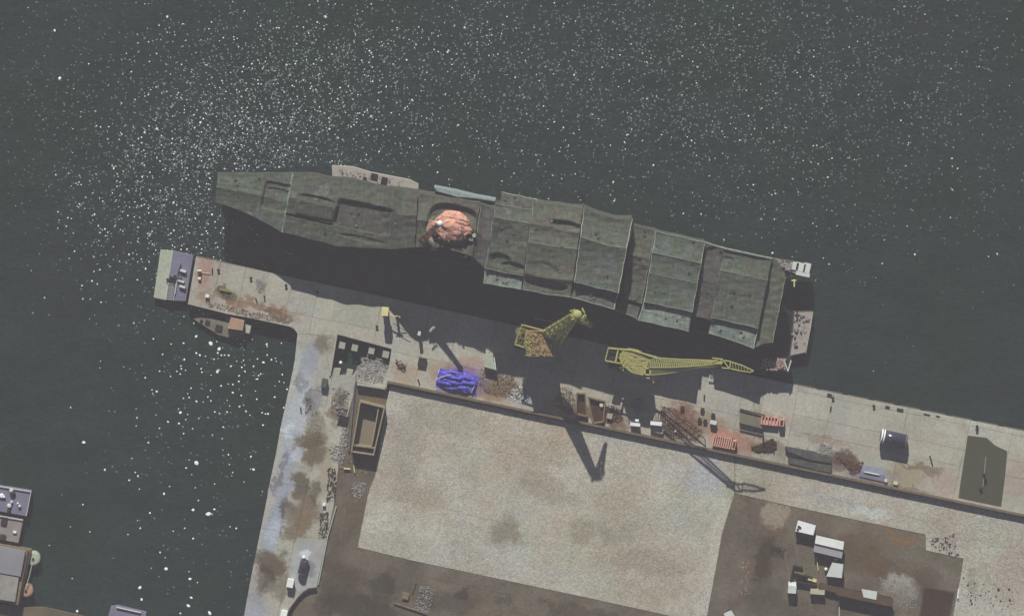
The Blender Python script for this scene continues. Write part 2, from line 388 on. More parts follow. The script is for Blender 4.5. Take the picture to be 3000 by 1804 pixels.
for (x, y, r) in [(617,1006,.6),(642,1022,.55),(575,985,.4),(538,1005,.35),(585,1040,.35),(781,1008,.35),(540,1053,.35),(575,1355,.7),(610,1505,.75),(528,1208,.45),(245,1295,.5),(785,1212,.35),(805,1163,.3),(783,1040,.3),(490,50,.45),(955,50,.4),(175,230,.5),(160,90,.4),(487,1665,.6),(410,1720,.55),(556,1695,.5),(415,1755,.4),(560,1750,.4),(552,1773,.5),(614,1794,.55),(2680,745,.3),(2263,741,.35),(1500,680,.0),(743,1375,.45),(695,1270,.0),(307,1375,.35),(566,1493,.5)]:
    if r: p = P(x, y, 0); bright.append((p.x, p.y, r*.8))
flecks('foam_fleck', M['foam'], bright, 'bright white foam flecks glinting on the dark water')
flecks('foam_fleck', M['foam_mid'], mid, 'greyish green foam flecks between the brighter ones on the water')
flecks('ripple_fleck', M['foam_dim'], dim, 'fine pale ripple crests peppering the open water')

# ---------------------------------------------------------------- the quay: one body with a real opening in it
HOLE = [(990,980),(1147,1022),(1141,1062),(1136,1082),(1112,1072),(1085,1062),(1062,1072),(1045,1082),(1032,1100),(1012,1098),(968,1100)]
def deck_body(name, outer, holes, z0, z1, m):
    b = MB(); loops = [poly(outer, z1)] + [poly(h, z1) for h in holes]
    flat = [p for l in loops for p in l]
    tris = tessellate_polygon([[Vector((p.x, p.y, 0)) for p in l] for l in loops])
    n = len(flat); vs = [(p.x, p.y, z1) for p in flat] + [(p.x, p.y, z0) for p in flat]; fs = []
    for t in tris:
        A, B_, C = (flat[i] for i in t)
        if (B_-A).cross(C-A) < 0: t = tuple(reversed(t))
        fs.append(t)
    k = 0
    for l in loops:
        c = len(l)
        for i in range(c): fs.append((k+i, k+(i+1) % c, n+k+(i+1) % c, n+k+i))
        k += c
    b.add(vs, fs); return b.build(name, m)
BLUE = (150,156,168); WHB = (170,176,186); RUST = (128,100,84); BRN = (104,94,88); TAN = (140,128,110); DK = (88,82,80); PALE = (180,178,168)
quay_stains_glow = [
 # pier head
 (600,800,30,60,15,(166,128,120),.7),(600,872,40,28,12,(150,126,104),.6),(665,865,40,24,15,(112,100,88),.8),(760,900,150,20,13,(140,112,94),.75),(820,925,80,14,14,(96,76,72),.6),
 (660,850,24,22,0,(92,86,82),.7),(760,835,20,34,10,(112,112,104),.55),(900,900,60,30,12,(164,172,168),.4),(620,790,20,40,10,(170,166,160),.4),
 # mole
 (905,1060,34,70,12,BLUE,.75),(865,1240,44,200,13,WHB,.8),(830,1400,36,130,13,BLUE,.85),(800,1540,34,110,13,BLUE,.85),(845,1260,20,30,13,(186,200,208),.8),
 (945,1005,44,46,10,(118,110,102),.8),(985,1200,18,70,12,(120,104,92),.7),(915,1290,70,34,-10,(116,108,98),.7),(925,1180,26,60,12,(126,124,132),.7),(930,1240,30,60,10,(120,112,98),.6),(910,1320,60,60,8,(108,98,86),.85),(880,1420,36,60,8,(96,90,84),.85),
 (900,1500,60,70,12,(116,102,88),.8),(830,1480,14,50,13,(96,92,100),.6),(800,1655,54,60,12,(96,86,80),.85),(760,1630,30,24,12,(100,92,90),.7),(860,1560,50,44,12,(112,98,86),.7),
 (950,1400,30,110,10,(156,148,132),.7),(745,1760,44,60,12,(150,152,158),.8),(830,1720,30,60,12,(112,102,92),.6),(790,1720,30,30,10,(110,100,92),.6),(835,1345,10,40,13,(110,106,110),.5),
 (875,1115,26,30,12,(120,122,126),.6),(905,1165,14,40,12,(96,94,96),.6),(870,1330,24,40,10,(186,194,204),.7),(812,1395,12,60,12,(104,100,104),.6),(925,1440,24,50,10,(88,82,78),.7),(840,1500,34,40,10,(92,86,86),.6),(800,1560,26,50,12,(178,184,196),.7),(880,1535,40,30,10,(130,116,100),.6),(770,1690,40,50,12,(84,76,72),.6),(745,1790,60,34,12,(164,170,182),.6),(860,1090,14,80,14,(176,190,184),.6),
 # north quay, between mole and the cranes
 (1240,1060,110,40,12,(170,166,150),.5),(1180,1090,60,40,12,(162,142,126),.6),(1330,1100,110,50,12,(158,132,118),.7),(1380,1065,60,26,12,(170,130,124),.5),(1400,1145,120,40,12,(140,112,96),.7),
 (1470,1130,70,40,12,(110,88,76),.7),(1530,1160,60,26,12,(150,154,166),.6),(1360,1110,90,50,12,(128,104,160),.45),(1340,1120,84,50,12,(104,84,190),.85,'o',.9),  # the purple pair paints the soft glow round the blue tarpaulin
 (1090,980,70,26,12,(172,166,150),.4),(1010,1000,60,20,12,(150,146,140),.4),
 (1620,1190,40,26,12,(156,146,116),.6),(1690,1200,60,40,14,(90,80,76),.7),(1790,1230,90,26,12,(104,84,80),.75),(1790,1215,40,40,12,(120,82,72),.6),
 # around the cranes and eastwards
 (2010,1240,80,60,20,(112,80,74),.75),(1990,1200,40,40,20,(128,94,86),.6),(2080,1240,60,40,12,(150,130,110),.7),(2150,1290,110,40,12,(160,112,96),.6),(2120,1290,60,26,12,(196,134,120),.6),
 (2250,1230,90,34,12,(150,120,112),.5),(2250,1310,60,26,12,(104,92,84),.6),(1970,1270,60,26,12,(96,80,74),.6),(2280,1340,60,30,12,(146,140,128),.5),
 (2390,1330,90,18,12,(96,90,88),.6),(2460,1350,60,40,14,(110,96,92),.8),(2480,1340,50,24,14,(88,72,72),.6),(2560,1390,90,26,12,(140,144,160),.9,'r',.25),(2500,1300,160,40,12,(166,160,150),.4),
 (2420,1290,120,14,12,(140,118,104),.5),(2650,1390,80,50,12,(150,138,118),.7),(2770,1410,60,50,12,(166,146,140),.6),(2700,1370,90,14,12,(118,106,92),.7),(2700,1290,120,40,12,(164,158,148),.5),
 (2540,1150,160,14,12,(170,178,166),.6),(2800,1220,260,12,12,(174,184,172),.7),(2975,1400,50,90,12,(164,150,140),.6),(2600,1420,200,10,12,(120,98,82),.6),
]
def zone_mat(pg):
    xs = [p[0] for p in pg]; ys = [p[1] for p in pg]
    near = [t for t in quay_stains_glow if min(xs)-max(t[2],t[3])-30 < t[0] < max(xs)+max(t[2],t[3])+30 and min(ys)-max(t[2],t[3])-30 < t[1] < max(ys)+max(t[2],t[3])+30]
    near = [t for t in near if any(inside(t[0]+dx*t[2], t[1]+dy*t[3], pg) for dx in (-1,-.5,0,.5,1) for dy in (-1,-.5,0,.5,1))]
    return ground_mat('quay_concrete', alb(176,173,163), alb(164,160,152), near[:48], scale=.1)
quay = deck_body('quay', LAND, [HOLE], -2.0, 2.88, M['concrete_dark'])
tag(quay, 'long concrete quay and mole with the ship alongside', 'quay', kind='structure')
# joints: the deck is laid in slabs
def slabs(pg, cuts, hole=None, dz=0.0):
    qm = zone_mat(pg)
    bm = bmesh.new()
    loops = [[Vector((p.x, p.y, 0)) for p in poly(pg)]] + ([[Vector((p.x, p.y, 0)) for p in poly(hole)]] if hole else [])
    flat = [v for l in loops for v in l]; vs = [bm.verts.new(v) for v in flat]
    for t in tessellate_polygon(loops):
        try: bm.faces.new([vs[i] for i in t])
        except ValueError: pass
    bmesh.ops.recalc_face_normals(bm, faces=bm.faces[:])
    for (x, y, deg) in cuts:                       # joint through photo point (x, y), running at deg below horizontal
        p = P(x, y, 3); a = R(-deg); nrm = Vector((-math.sin(a), math.cos(a), 0))
        bmesh.ops.bisect_plane(bm, geom=bm.verts[:]+bm.edges[:]+bm.faces[:], plane_co=(p.x, p.y, 0), plane_no=nrm)
    # group triangles into the cells between the joints
    cells = {}
    for f in bm.faces:
        c = f.calc_center_median(); key = []
        for (x, y, deg) in cuts:
            p = P(x, y, 3); a = R(-deg); key.append((c.x-p.x)*-math.sin(a)+(c.y-p.y)*math.cos(a) > 0)
        cells.setdefault(tuple(key), []).append([v.co.copy() for v in f.verts])
    for fs in cells.values():
        b2 = bmesh.new(); mp = {}
        for f in fs:
            q = []
            for co in f:
                k = (round(co.x, 3), round(co.y, 3))
                if k not in mp: mp[k] = b2.verts.new((co.x, co.y, 0))
                q.append(mp[k])
            try: b2.faces.new(q)
            except ValueError: pass
        bmesh.ops.recalc_face_normals(b2, faces=b2.faces[:])
        if sum(f.normal.z for f in b2.faces) < 0: bmesh.ops.reverse_faces(b2, faces=b2.faces[:])
        bd = [e for e in b2.edges if e.is_boundary]
        # pull the rim in a little so that the joint shows
        for v in {v for e in bd for v in e.verts}:
            es = [e for e in v.link_edges if e.is_boundary]; n = Vector((0,0,0))
            for e in es:
                f = e.link_faces[0]; c = f.calc_center_median(); d = e.verts[1].co-e.verts[0].co
                if d.length < 1e-4: continue
                q = Vector((-d.y, d.x, 0)).normalized()
                if (c-e.verts[0].co).dot(q) < 0: q = -q
                n += q
            if n.length > .3: v.co += n.normalized()*min(.032/max(.5, n.length/2), .06)
        top = 3.0 + dz + rnd.uniform(0, .025)
        r = bmesh.ops.extrude_face_region(b2, geom=b2.faces[:])
        up = [g for g in r['geom'] if isinstance(g, bmesh.types.BMVert)]
        for v in b2.verts: v.co.z = 2.885
        for v in up: v.co.z = top
        bmesh.ops.recalc_face_normals(b2, faces=b2.faces[:])
        me = bpy.data.meshes.new('deck_slab'); b2.to_mesh(me); b2.free(); me.materials.append(qm)
        o = bpy.data.objects.new('deck_slab', me); col.objects.link(o); o.parent = quay
    bm.free()
S = 12.06
along = lambda x, y: (x, y, S)
across = lambda x, y: (x, y, S+90)
Z1 = [(550,891),(574,752),(990,841),(968,957.5),(960,983),(871,977),(862,964),(850,957),(740,933),(667,920)]
slabs(Z1, [across(640,800), across(718,800), across(780,830), across(850,850), across(925,880), along(900,925)])
Z2 = [(960,983),(990,841),(1700,992.6),(1662,1226),(1133,1116),(1130,1135),(1046,1119),(1043,1106),(968,1100),(952,1010)]
slabs(Z2, [across(1105,950), across(1228,1060), across(1330,1000), across(1440,1000), across(1560,1050), along(1100,965), along(1200,1040)], hole=[(990,980),(1147,1022),(1141,1062),(1136,1082),(1112,1072),(1085,1062),(1062,1072),(1045,1082),(1032,1100),(1012,1098),(969,1099)])
Z3 = [(1700,992.6),(2340,1129),(2295,1360),(1662,1226)]
slabs(Z3, [across(1800,1100), across(1945,1150), across(2045,1135), across(2165,1200), across(2232,1180), along(2040,1190), along(2100,1245)])
Z4 = [(2340,1129),(3000,1262),(3500,1362),(3480,1605),(3000,1507),(2295,1360)]
slabs(Z4, [(2700,1218,11.4),(2550,1260,12.0),(2650,1330,12.0), across(2432,1200), across(2620,1380), across(2832,1280), across(2955,1320), across(3120,1400), across(3300,1400)])
Z5 = [(863,1057),(871,977),(960,983),(952,1010),(968,1100),(1043,1106),(1046,1119),(1018,1220),(990,1380),(978,1480),(955,1585),(927,1721),(902,1724),(875,1745),(846,1784),(835,1830),(780,2000),(660,2010),(715,1801),(732,1706),(751,1612),(783,1454),(785,1437),(809,1325),(821,1255),(851,1116)]
slabs(Z5, [across(905,1100) if 0 else (900,1137,14), (860,1275,13), (830,1415,10), (800,1552,11), (780,1690,11), (740,1850,11), (940,1250,103)])

# rubber fenders and bollards on the quay edge
fb = MB().box((0,0,0), 1.2, .35, 1.9).build('fender', M['rubber']); tag(fb, 'black rubber fender on the quay wall', 'fender', 'fenders along the north quay wall')
fend = ['nearest the big stern barge','second east of the stern barge','third east of the stern barge','below the first deck hatches','north of the purple tank','north-east of the purple tank','left of the black quay-edge drum','north of the dark asphalt strip','at the right frame edge']
for i, x in enumerate(list(range(2400, 3010, 76))):
    y = 1129+(x-2340)*.2015; p = P(x, y, 3) + uy*.17
    o = fb if i == 0 else fb.copy()
    if i: col.objects.link(o)
    o.location = (p.x, p.y, .9); o.rotation_euler.z = QA
    o['label'] = 'black rubber fender hung on the north quay wall, '+fend[i]
bol = thing('bollard', 'dark iron mooring bollard at the quay edge', 'bollard', (0,0,0), 'bollards along the north quay edge')
MB().lathe((0,0,0), [(.38,0),(.38,.06),(.22,.12),(.2,.42),(.34,.5),(.36,.62),(.2,.7)], 10).build('post', M['steel_dark'], bol)
bp_ = [(640,783),(735,806),(838,828),(930,848),(1104,948),(2440,1157),(2560,1181),(2862,1250)]
bl = ['on the pier head nearest the purple landing tray','second along the pier head from the landing tray','where the pier head starts to fall into ship shadow','under the shadow of the foredeck','beside the small yellow crane','first on the open quay east of the stern','midway along the open quay above the purple tank','on the pale edge above the dark asphalt strip']
for i, ((x, y), l) in enumerate(zip(bp_, bl)):
    o = bol if i == 0 else copy_tree(bol); p = P(x, y+8, 3); o.location = (p.x, p.y, 3.02); o['label'] = 'iron mooring bollard '+l

# ---------------------------------------------------------------- dirt ground and concrete aprons
def sheet(name, pts, z, m, label, cat='ground', thick=.3):
    b = MB(); b.prism(poly(pts, z), z-thick, z); o = b.build(name, m); tag(o, label, cat, kind='structure'); return o
dirt_st = [(2300,1620,150,2,80,(134,124,114),.5,'r',.8),(2330,1600,150,2,78,(134,124,114),.45,'r',.8),(2520,1640,170,2.2,20,(128,116,104),.5,'r',.8),(2600,1640,150,2,34,(86,78,74),.5,'r',.8),(1500,1750,300,2,14,(128,118,108),.4,'r',.8),(1300,1700,250,2,13,(92,84,80),.5,'r',.8),(1010,1500,130,2,98,(130,120,108),.5,'r',.8),(2450,1620,120,60,12,(98,90,84),.5),(2200,1500,40,50,12,(102,94,88),.6),
(1100,1160,40,30,12,(118,106,92),.7),(1030,1250,30,120,12,(104,92,84),.6),(1040,1480,50,90,12,(108,98,88),.5),
 (2270,1505,46,46,30,(150,140,128),.85,'o',.35),(2270,1560,60,30,20,(110,96,88),.6),(2240,1640,40,90,10,(84,76,72),.8),(2180,1700,20,110,13,(112,94,84),.5),
 (2380,1640,50,60,10,(112,108,100),.7),(2640,1710,74,34,30,(158,156,148),.9,'o',.6),(2620,1740,60,40,30,(134,124,114),.7),(2560,1650,60,40,12,(104,90,80),.7),(2640,1575,56,20,12,(132,106,88),.75,'o',.5),
 (2700,1700,60,60,10,(96,88,80),.6),(2745,1770,50,50,10,(82,72,70),.9,'r',.2),(2240,1760,90,60,10,(92,88,82),.6),(2450,1780,90,30,12,(98,94,88),.6),(2520,1600,90,60,12,(102,90,82),.6),
 (1000,1700,90,70,12,(90,84,80),.7),(1060,1780,160,50,12,(84,80,78),.8),(1050,1690,70,20,12,(96,88,86),.6),(1300,1760,110,50,12,(92,88,84),.7),(1120,1720,50,50,12,(80,78,78),.7),(1355,1740,24,24,0,(78,72,76),.6),(1480,1760,40,20,0,(84,80,80),.5),(1700,1790,200,24,12,(92,86,82),.6),
 (980,1640,30,60,12,(96,88,84),.6),(960,1760,50,60,12,(88,80,80),.6)]
dm = ground_mat('dirt', alb(122,114,107), alb(104,97,92), dirt_st, scale=.12, finev=.18, speck=.12, bump=.4)
sheet('dirt_ground', [(1046,1121),(1130,1137),(1133,1118),(3000,1509),(3480,1607),(3480,2290),(690,2290),(784,2000),(838,1830),(848,1785),(877,1746),(903,1725.5),(929,1722),(957,1585),(980,1480),(992,1380),(1020,1220)], 2.98, dm, 'brown packed dirt ground of the yard behind the quay')
yard_st = [(1320,1420,40,60,20,(178,174,166),.6),(1580,1500,60,40,40,(176,172,164),.5),(1750,1400,70,30,20,(172,170,160),.5),(1950,1380,60,40,10,(176,176,172),.6),(1700,1560,50,60,0,(136,128,118),.5),(1400,1560,90,30,12,(170,168,162),.5),(1180,1420,50,80,12,(146,138,126),.5),(1900,1560,50,40,30,(172,168,158),.5),
(1350,1500,330,2.2,14,(132,124,114),.5,'r',.8),(1500,1330,300,2,9,(134,128,118),.45,'r',.8),(1700,1600,330,2.4,15,(186,182,172),.45,'r',.8),(1880,1430,200,2,60,(134,126,116),.4,'r',.8),(1250,1400,180,2,95,(134,126,116),.4,'r',.8),(2600,1500,300,2,13,(138,132,122),.5,'r',.8),(2880,1640,150,2,70,(138,130,120),.5,'r',.8),
(1480,1560,66,70,12,(122,113,102),.65),(1200,1300,60,160,12,(150,146,140),.5),(1330,1230,180,60,12,(146,142,128),.5),(1480,1620,110,50,15,(172,174,170),.5),(1650,1690,200,40,13,(170,166,160),.6),(1180,1600,150,44,12,(160,160,150),.6),(1830,1500,160,60,30,(146,138,124),.4),(1600,1430,120,50,25,(140,132,120),.4),
 (2000,1520,110,60,12,(158,158,150),.6),(2090,1600,20,190,13,(180,176,164),.7),(2070,1400,70,70,20,(164,168,174),.7),(1850,1290,200,30,12,(160,162,154),.6),(1900,1650,130,50,12,(142,134,122),.6),(1800,1560,90,44,12,(134,128,120),.5),(1250,1450,80,60,12,(150,142,128),.5),(1600,1330,90,60,12,(150,142,124),.4),
 (2550,1500,90,24,12,(182,186,184),.8),(2430,1460,110,24,12,(160,160,156),.6),(2250,1400,90,24,12,(166,164,152),.5),(2900,1560,110,60,12,(158,158,146),.5),(2960,1680,70,120,12,(158,148,142),.6),(2850,1700,20,60,12,(140,136,128),.5),(2780,1590,50,30,12,(150,152,150),.5),(2140,1440,30,30,12,(140,150,130),.4)]
ym = ground_mat('apron_concrete', alb(178,175,166), alb(166,157,146), yard_st, scale=.09, fine=3.0, finev=.22, speck=.20, bump=.6, vor=2.8)
sheet('concrete_apron', [(1145,1131),(2152,1337),(2152,1442),(2116,1560),(2071,1804),(2050,1940),(2040,1960),(1970,1804),(1686,1742),(1200,1639),(1048,1602),(1077,1454),(1084,1430),(1099,1394),(1135,1163)], 3.06, ym, 'wide weathered pale concrete apron south of the quay wall', 'apron')
sheet('east_apron', [(2154,1338),(3000,1516),(3480,1618),(3480,2280),(2740,2280),(2792,1804),(2813,1697),(2823,1635),(2713,1611),(2712,1565),(2300,1478),(2154,1444)], 3.08, ym, 'speckled pale concrete apron at the right reaching the frame edge', 'apron')
sheet('asphalt_strip', [(2835,1275),(2891,1282),(2915,1304),(2951,1321),(2944,1400),(2933,1484),(2808,1458),(2813,1420)], 3.06, M['asphalt'], 'dark asphalt strip crossing the quay between pale slabs', 'pavement', .1)
sheet('white_pad', [(870,1574),(955,1587),(927,1719),(902,1722),(878,1738),(850,1700),(858,1640)], 3.08, ground_mat('pad_concrete', alb(172,172,176), alb(158,156,158), [(910,1660,24,30,10,(120,116,122),.7),(890,1625,24,20,0,(200,206,216),.8)], finev=.07, speck=.05), 'whitish concrete pad at the south end of the mole', 'pad', .12)

# low wall between quay and yard
wl = thing('quay_wall', 'long low concrete wall dividing the quay from the yard', 'wall', P(1140,1116,3))
p0, p1 = P(1136,1117,3), P(3000,1508,3)
d = (p1-p0); n = 62; step = d/n; ang = math.atan2(d.y, d.x)
for i in range(78):
    c = p0 + step*(i+.5); b = MB().box((c.x, c.y, 2.99), step.length-.07, .5, 1.5+rnd.uniform(-.04,.04), ang); b.build('wall_panel', M['wall_brown'], wl)
wl2 = thing('wall_return', 'short lit wall corner beside the dark opening in the quay', 'wall', P(1046,1122,3))
a = P(1046,1123,3); b_ = P(1130,1136,3); c_ = P(1133,1117,3)
for q, r_ in ((a, b_), (b_, c_)):
    m_ = (q+r_)/2; dd = r_-q; MB().box((m_.x, m_.y, 2.99), dd.length, .4, 1.8, math.atan2(dd.y, dd.x)).build('wall_panel', M['concrete'], wl2)

# ---------------------------------------------------------------- the warship under its nets
ship = thing('warship', 'long grey warship covered bow to stern in green camouflage netting', 'warship', P(1470,740,0))
def resample(pl, n):
    seg = [math.dist(a, b) for a, b in zip(pl, pl[1:])]; tot = sum(seg); out = []
    for i in range(n+1):
        t = tot*i/n; k = 0
        while k < len(seg)-1 and t > seg[k]: t -= seg[k]; k += 1
        u = min(1, t/seg[k]) if seg[k] else 0
        out.append((pl[k][0]+(pl[k+1][0]-pl[k][0])*u, pl[k][1]+(pl[k+1][1]-pl[k][1])*u))
    return out
# hull: deck outline (photo points at z 8) tapering to the waterline
north = [(642,520),(731,515),(843,518),(960,530),(1100,552),(1300,590),(1500,635),(1750,690),(2000,742),(2180,775),(2285,800)]
south = [(640,560),(740,625),(830,668),(960,700),(1100,718),(1300,745),(1500,790),(1750,850),(2000,905),(2150,940),(2245,965)]
hb = MB(); ns, ss = resample(north, 30), resample(south, 30); rings = []
for z, k in ((-1,.62),(1.0,.78),(4,.9),(8.2,1.0)):
    L_, R_ = [], []
    for a, b in zip(ns, ss):
        A, B = P(*a, z=8.2), P(*b, z=8.2); c = (A+B)/2
        L_.append(Vector((*(c+(A-c)*k).xy, z))); R_.append(Vector((*(c+(B-c)*k).xy, z)))
    rings.append(L_ + R_[::-1])
n = len(rings[0]); vs = [v for r in rings for v in r]; fs = []
for k in range(len(rings)-1):
    for i in range(n): fs.append((k*n+i, k*n+(i+1) % n, (k+1)*n+(i+1) % n, (k+1)*n+i))
h = n//2
for i in range(h-1): fs.append(((len(rings)-1)*n+i, (len(rings)-1)*n+i+1, (len(rings)-1)*n+n-2-i, (len(rings)-1)*n+n-1-i))
hb.add(vs, fs); hb.build('hull', M['hull_grey'], ship)
# solid superstructure below the nets
sb_ = MB()
for pts, z in (([(1230,580),(1420,612),(1400,740),(1225,705)], 12.0), ([(1470,640),(1840,700),(1800,860),(1440,790)], 12.0), ([(1900,720),(2200,780),(2180,930),(1880,880)], 9.5)):
    sb_.prism(poly(pts, z), 8.0, z)
sb_.build('superstructure', M['hull_grey'], ship)

def sstep(x, a, b): t = max(0, min(1, (x-a)/(b-a))); return t*t*(3-2*t)
def net(top, bot, zf, m, nu, nv, dips=(), skirt=2.0, name='net_panel', label=None, ridge=(), wr=.10, parent=ship, scal=1.5):
    """netting stretched between two outlines (photo points); zf(u, v) = height; v runs north to south"""
    T, Bt = resample(top, nu), resample(bot, nu); b = MB(); g = {}
    kx = max(1, round(math.dist(T[0], T[-1])/70)); ky = max(1, round(math.dist(T[nu//2], Bt[nu//2])/60))
    rc, rs = math.cos(R(S)), math.sin(R(S))
    for i in range(nu+1):
        for j in range(nv+1):
            u, v = i/nu, j/nv
            px, py = T[i][0]+(Bt[i][0]-T[i][0])*v, T[i][1]+(Bt[i][1]-T[i][1])*v
            if scal: py += scal*abs(math.sin(math.pi*u*kx))*((1-v)**6-v**6); px += scal*abs(math.sin(math.pi*v*ky))*((1-u)**6-u**6)
            z = zf(u, v)
            for (cx, cy, rx, ry, dep, pw) in dips:
                dx, dy = px-cx, py-cy; a, c = (dx*rc+dy*rs)/rx, (-dx*rs+dy*rc)/ry
                q = (abs(a)**pw+abs(c)**pw)**(1/pw)
                z -= dep*(1-sstep(q, .55 if pw <= 2 else .86, 1.05))
            z += wr*mnoise.noise(Vector((px/30, py/14, 3.1)))*1.6 + wr*.35*mnoise.noise(Vector((px/7, py/5, 9.1)))
            g[i, j] = P(px, py, z)
    vs = [g[i, j] for i in range(nu+1) for j in range(nv+1)]; ix = lambda i, j: i*(nv+1)+j
    fs = [(ix(i,j), ix(i,j+1), ix(i+1,j+1), ix(i+1,j)) for i in range(nu) for j in range(nv)]
    rim = [(i,0) for i in range(nu+1)] + [(nu,j) for j in range(1,nv+1)] + [(i,nv) for i in range(nu-1,-1,-1)] + [(0,j) for j in range(nv-1,0,-1)]
    o = len(vs); vs += [Vector((g[k].x, g[k].y, min(g[k].z-skirt, 8.0) if skirt > 1.6 else g[k].z-skirt)) for k in rim]; nr = len(rim)
    for a in range(nr):
        c = (a+1) % nr; fs.append((ix(*rim[a]), ix(*rim[c]), o+c, o+a))
    b.add(vs, fs); ob = b.build(name, m, ship, smooth=False)
    if label: ob['label'] = label
    sm = MB(); sx_ = max(1, round(math.dist(T[0], T[-1])/38)); sy_ = max(1, round(math.dist(T[nu//2], Bt[nu//2])/38))
    for q in range(1, sx_):
        i = round(q*nu/sx_)+rnd.choice((-1,0,0,1)); i = min(nu-1, max(1, i)); sm.path([g[i, j]+Vector((0,0,.04)) for j in range(0, nv+1, 3)], .045, 3)
    for q in range(1, sy_):
        j = round(q*nv/sy_)+rnd.choice((-1,0,0,1)); j = min(nv-1, max(1, j)); a0 = rnd.choice((0,0,nu//4)); sm.path([g[i, j]+Vector((0,0,.04)) for i in range(a0, nu+1-rnd.choice((0,0,nu//3)), 3)], .045, 3)
    if sm.v: sm.build('seam_rope', M['frame_dim'], ob)['kind'] = 'stuff'
    for _ in range(0 if nu < 20 else 5):
        i, j = rnd.randint(2, nu-2), rnd.randint(2, nv-2); c = g[i, j]; kb = MB().box((c.x, c.y, c.z-.1), rnd.uniform(.3,.8), rnd.uniform(.2,.5), rnd.uniform(.25,.5), rnd.random()); kb.build('tie_block', M[rnd.choice(('frame_dim','net_dark','steel_dark'))], ob)
    for (kind, t, r_) in ridge:
        f = MB()
        if kind == 'u': i = round(t*nu); pts = [g[i, j]+Vector((0,0,r_*.6)) for j in range(0, nv+1, 2)]
        else: j = round(t*nv); pts = [g[i, j]+Vector((0,0,r_*.6)) for i in range(0, nu+1, 2)]
        f.path(pts, r_, 4); f.build('frame_pipe', M['frame_pipe'], ob)
    return ob
def ridges(knots, sag):
    """height profile across the ship: straight between knots (v, z) with a sag in each span"""
    def f(v):
        for (v0, z0), (v1, z1) in zip(knots, knots[1:]):
            if v <= v1 or v1 == knots[-1][0]:
                t = (v-v0)/(v1-v0) if v1 > v0 else 0; t = max(0, min(1, t))
                # steep just south of a ridge, long climb to the next
                s = 4*t*(1-t)*(1.15-.5*t)
                return z0+(z1-z0)*t-sag*s
        return knots[-1][1]
    return f
def usag(u, s): return -s*4*u*(1-u)
# A bow
fA = ridges([(0,11.2),(.5,12.6),(1,12.0)], .25)
net([(637,507),(731,507),(857,508)], [(630,592),(697,615),(756,642),(826,681)], lambda u,v: fA(v)+.9*u+usag(u,.5), M['net_green'], 60, 44,
    dips=[(815,578,46,42,.8,7),(818,562,44,10,.5,2.0)], ridge=[('u',1,.07)], skirt=3, label='netting over the bow')
# B foredeck
fB = ridges([(0,12.6),(.42,14.8),(1,13.6)], .3)
net([(858,508),(916,508),(965,519),(1033,524),(1086,538),(1150,552),(1225,566)], [(827,681),(892,697),(989,722),(1086,728),(1160,731),(1216,724)], lambda u,v: fB(v)+.4*u+6.4*sstep(u,.70,.93), M['net_grey'], 120, 60,
    dips=[(1066,636,84,40,1.9,9),(928,585,64,12,.9,2),(1060,700,80,8,.3,2),(924,616,58,22,-.45,9),(878,636,44,4,.7,3),(940,652,34,4,.6,3)], ridge=[('u',0,.07)], skirt=3, label='foredeck netting with the sunken launcher hatch')
net([(996,598),(1148,622)], [(983,656),(1112,688),(1143,680)], lambda u,v: 13.35-.25*v, M['net_dark'], 30, 20, skirt=1.0, name='hatch_cover', wr=.05, label='dark sunken launcher hatch under netting')  # darker net paints the shade on the hatch floor
# C around the mast
fC = ridges([(0,19.6),(.5,21.8),(1,21.0)], .4)
net([(1226,566),(1336,583),(1408,594)], [(1217,724),(1300,726),(1384,752)], lambda u,v: fC(v)+usag(u,.3), M['net_brown'], 50, 44,
    dips=[(1325,662,76,62,1.6,3)], skirt=4, label='brown netting hollow round the mast')
# D strip behind the mast
fD = ridges([(0,19.0),(.55,20.4),(1,20.0)], .3)
net([(1409,596),(1449,606)], [(1385,754),(1424,790)], lambda u,v: fD(v)+usag(u,.5), M['net_dark'], 16, 44, ridge=[('u',0,.06)], skirt=6)
# E
fE = ridges([(0,18.0),(.20,20.0),(1,20.6)], .45)
net([(1451,596),(1508,606),(1560,614)], [(1421,786),(1474,799),(1534,808)], lambda u,v: fE(v)+usag(u,.5), M['net_grey'], 40, 64,
    dips=[(1465,762,36,22,1.2,2),(1505,782,40,14,1.1,2),(1480,700,40,50,.4,2)], ridge=[('v',.20,.06),('v',.0,.05),('u',0,.05),('v',1,.05)], skirt=7, label='grey netting with a pale hanging foot')
# E lower apron, paler
net([(1420,786),(1470,800),(1534,806)], [(1416,829),(1470,839),(1527,848)], lambda u,v: 19.2+v*.5, M['net_pale'], 24, 16, skirt=2, wr=.06, ridge=[('v',1,.07),('u',0,.06)])
# F
fF = ridges([(0,18.2),(.25,20.4),(.46,20.8),(.82,20.6),(1,19.6)], .5)
net([(1562,590),(1613,598),(1709,610)], [(1531,848),(1600,862),(1672,871)], lambda u,v: fF(v)+usag(u,.5)+.5*u, M['net_brown'], 56, 70,
    dips=[(1660,662,56,16,1.6,2),(1600,832,64,14,1.6,2.5),(1590,790,60,26,.5,2)], ridge=[('u',0,.05),('v',.46,.05),('v',1,.07)], skirt=7, label='brownish netting with a deep dark fold')
# G
fG = ridges([(0,19.4),(.39,21.8),(1,21.6)], .8)
net([(1711,609),(1760,628),(1800,640),(1853,642)], [(1682,826),(1748,843),(1812,858)], lambda u,v: fG(v)+usag(u,.7), M['net_green'], 56, 70,
    ridge=[('u',0,.11),('u',1,.12),('v',.39,.06),('v',1,.06)], skirt=7, label='tall green net bay with pale ridge poles')
net([(1683,827),(1748,844),(1811,859)], [(1674,871),(1735,888),(1799,906)], lambda u,v: 18.6+.9*v, M['net_dark'], 24, 14, skirt=6, ridge=[('v',1,.10),('u',1,.12)], label='shadowed foot of the tall net bay')
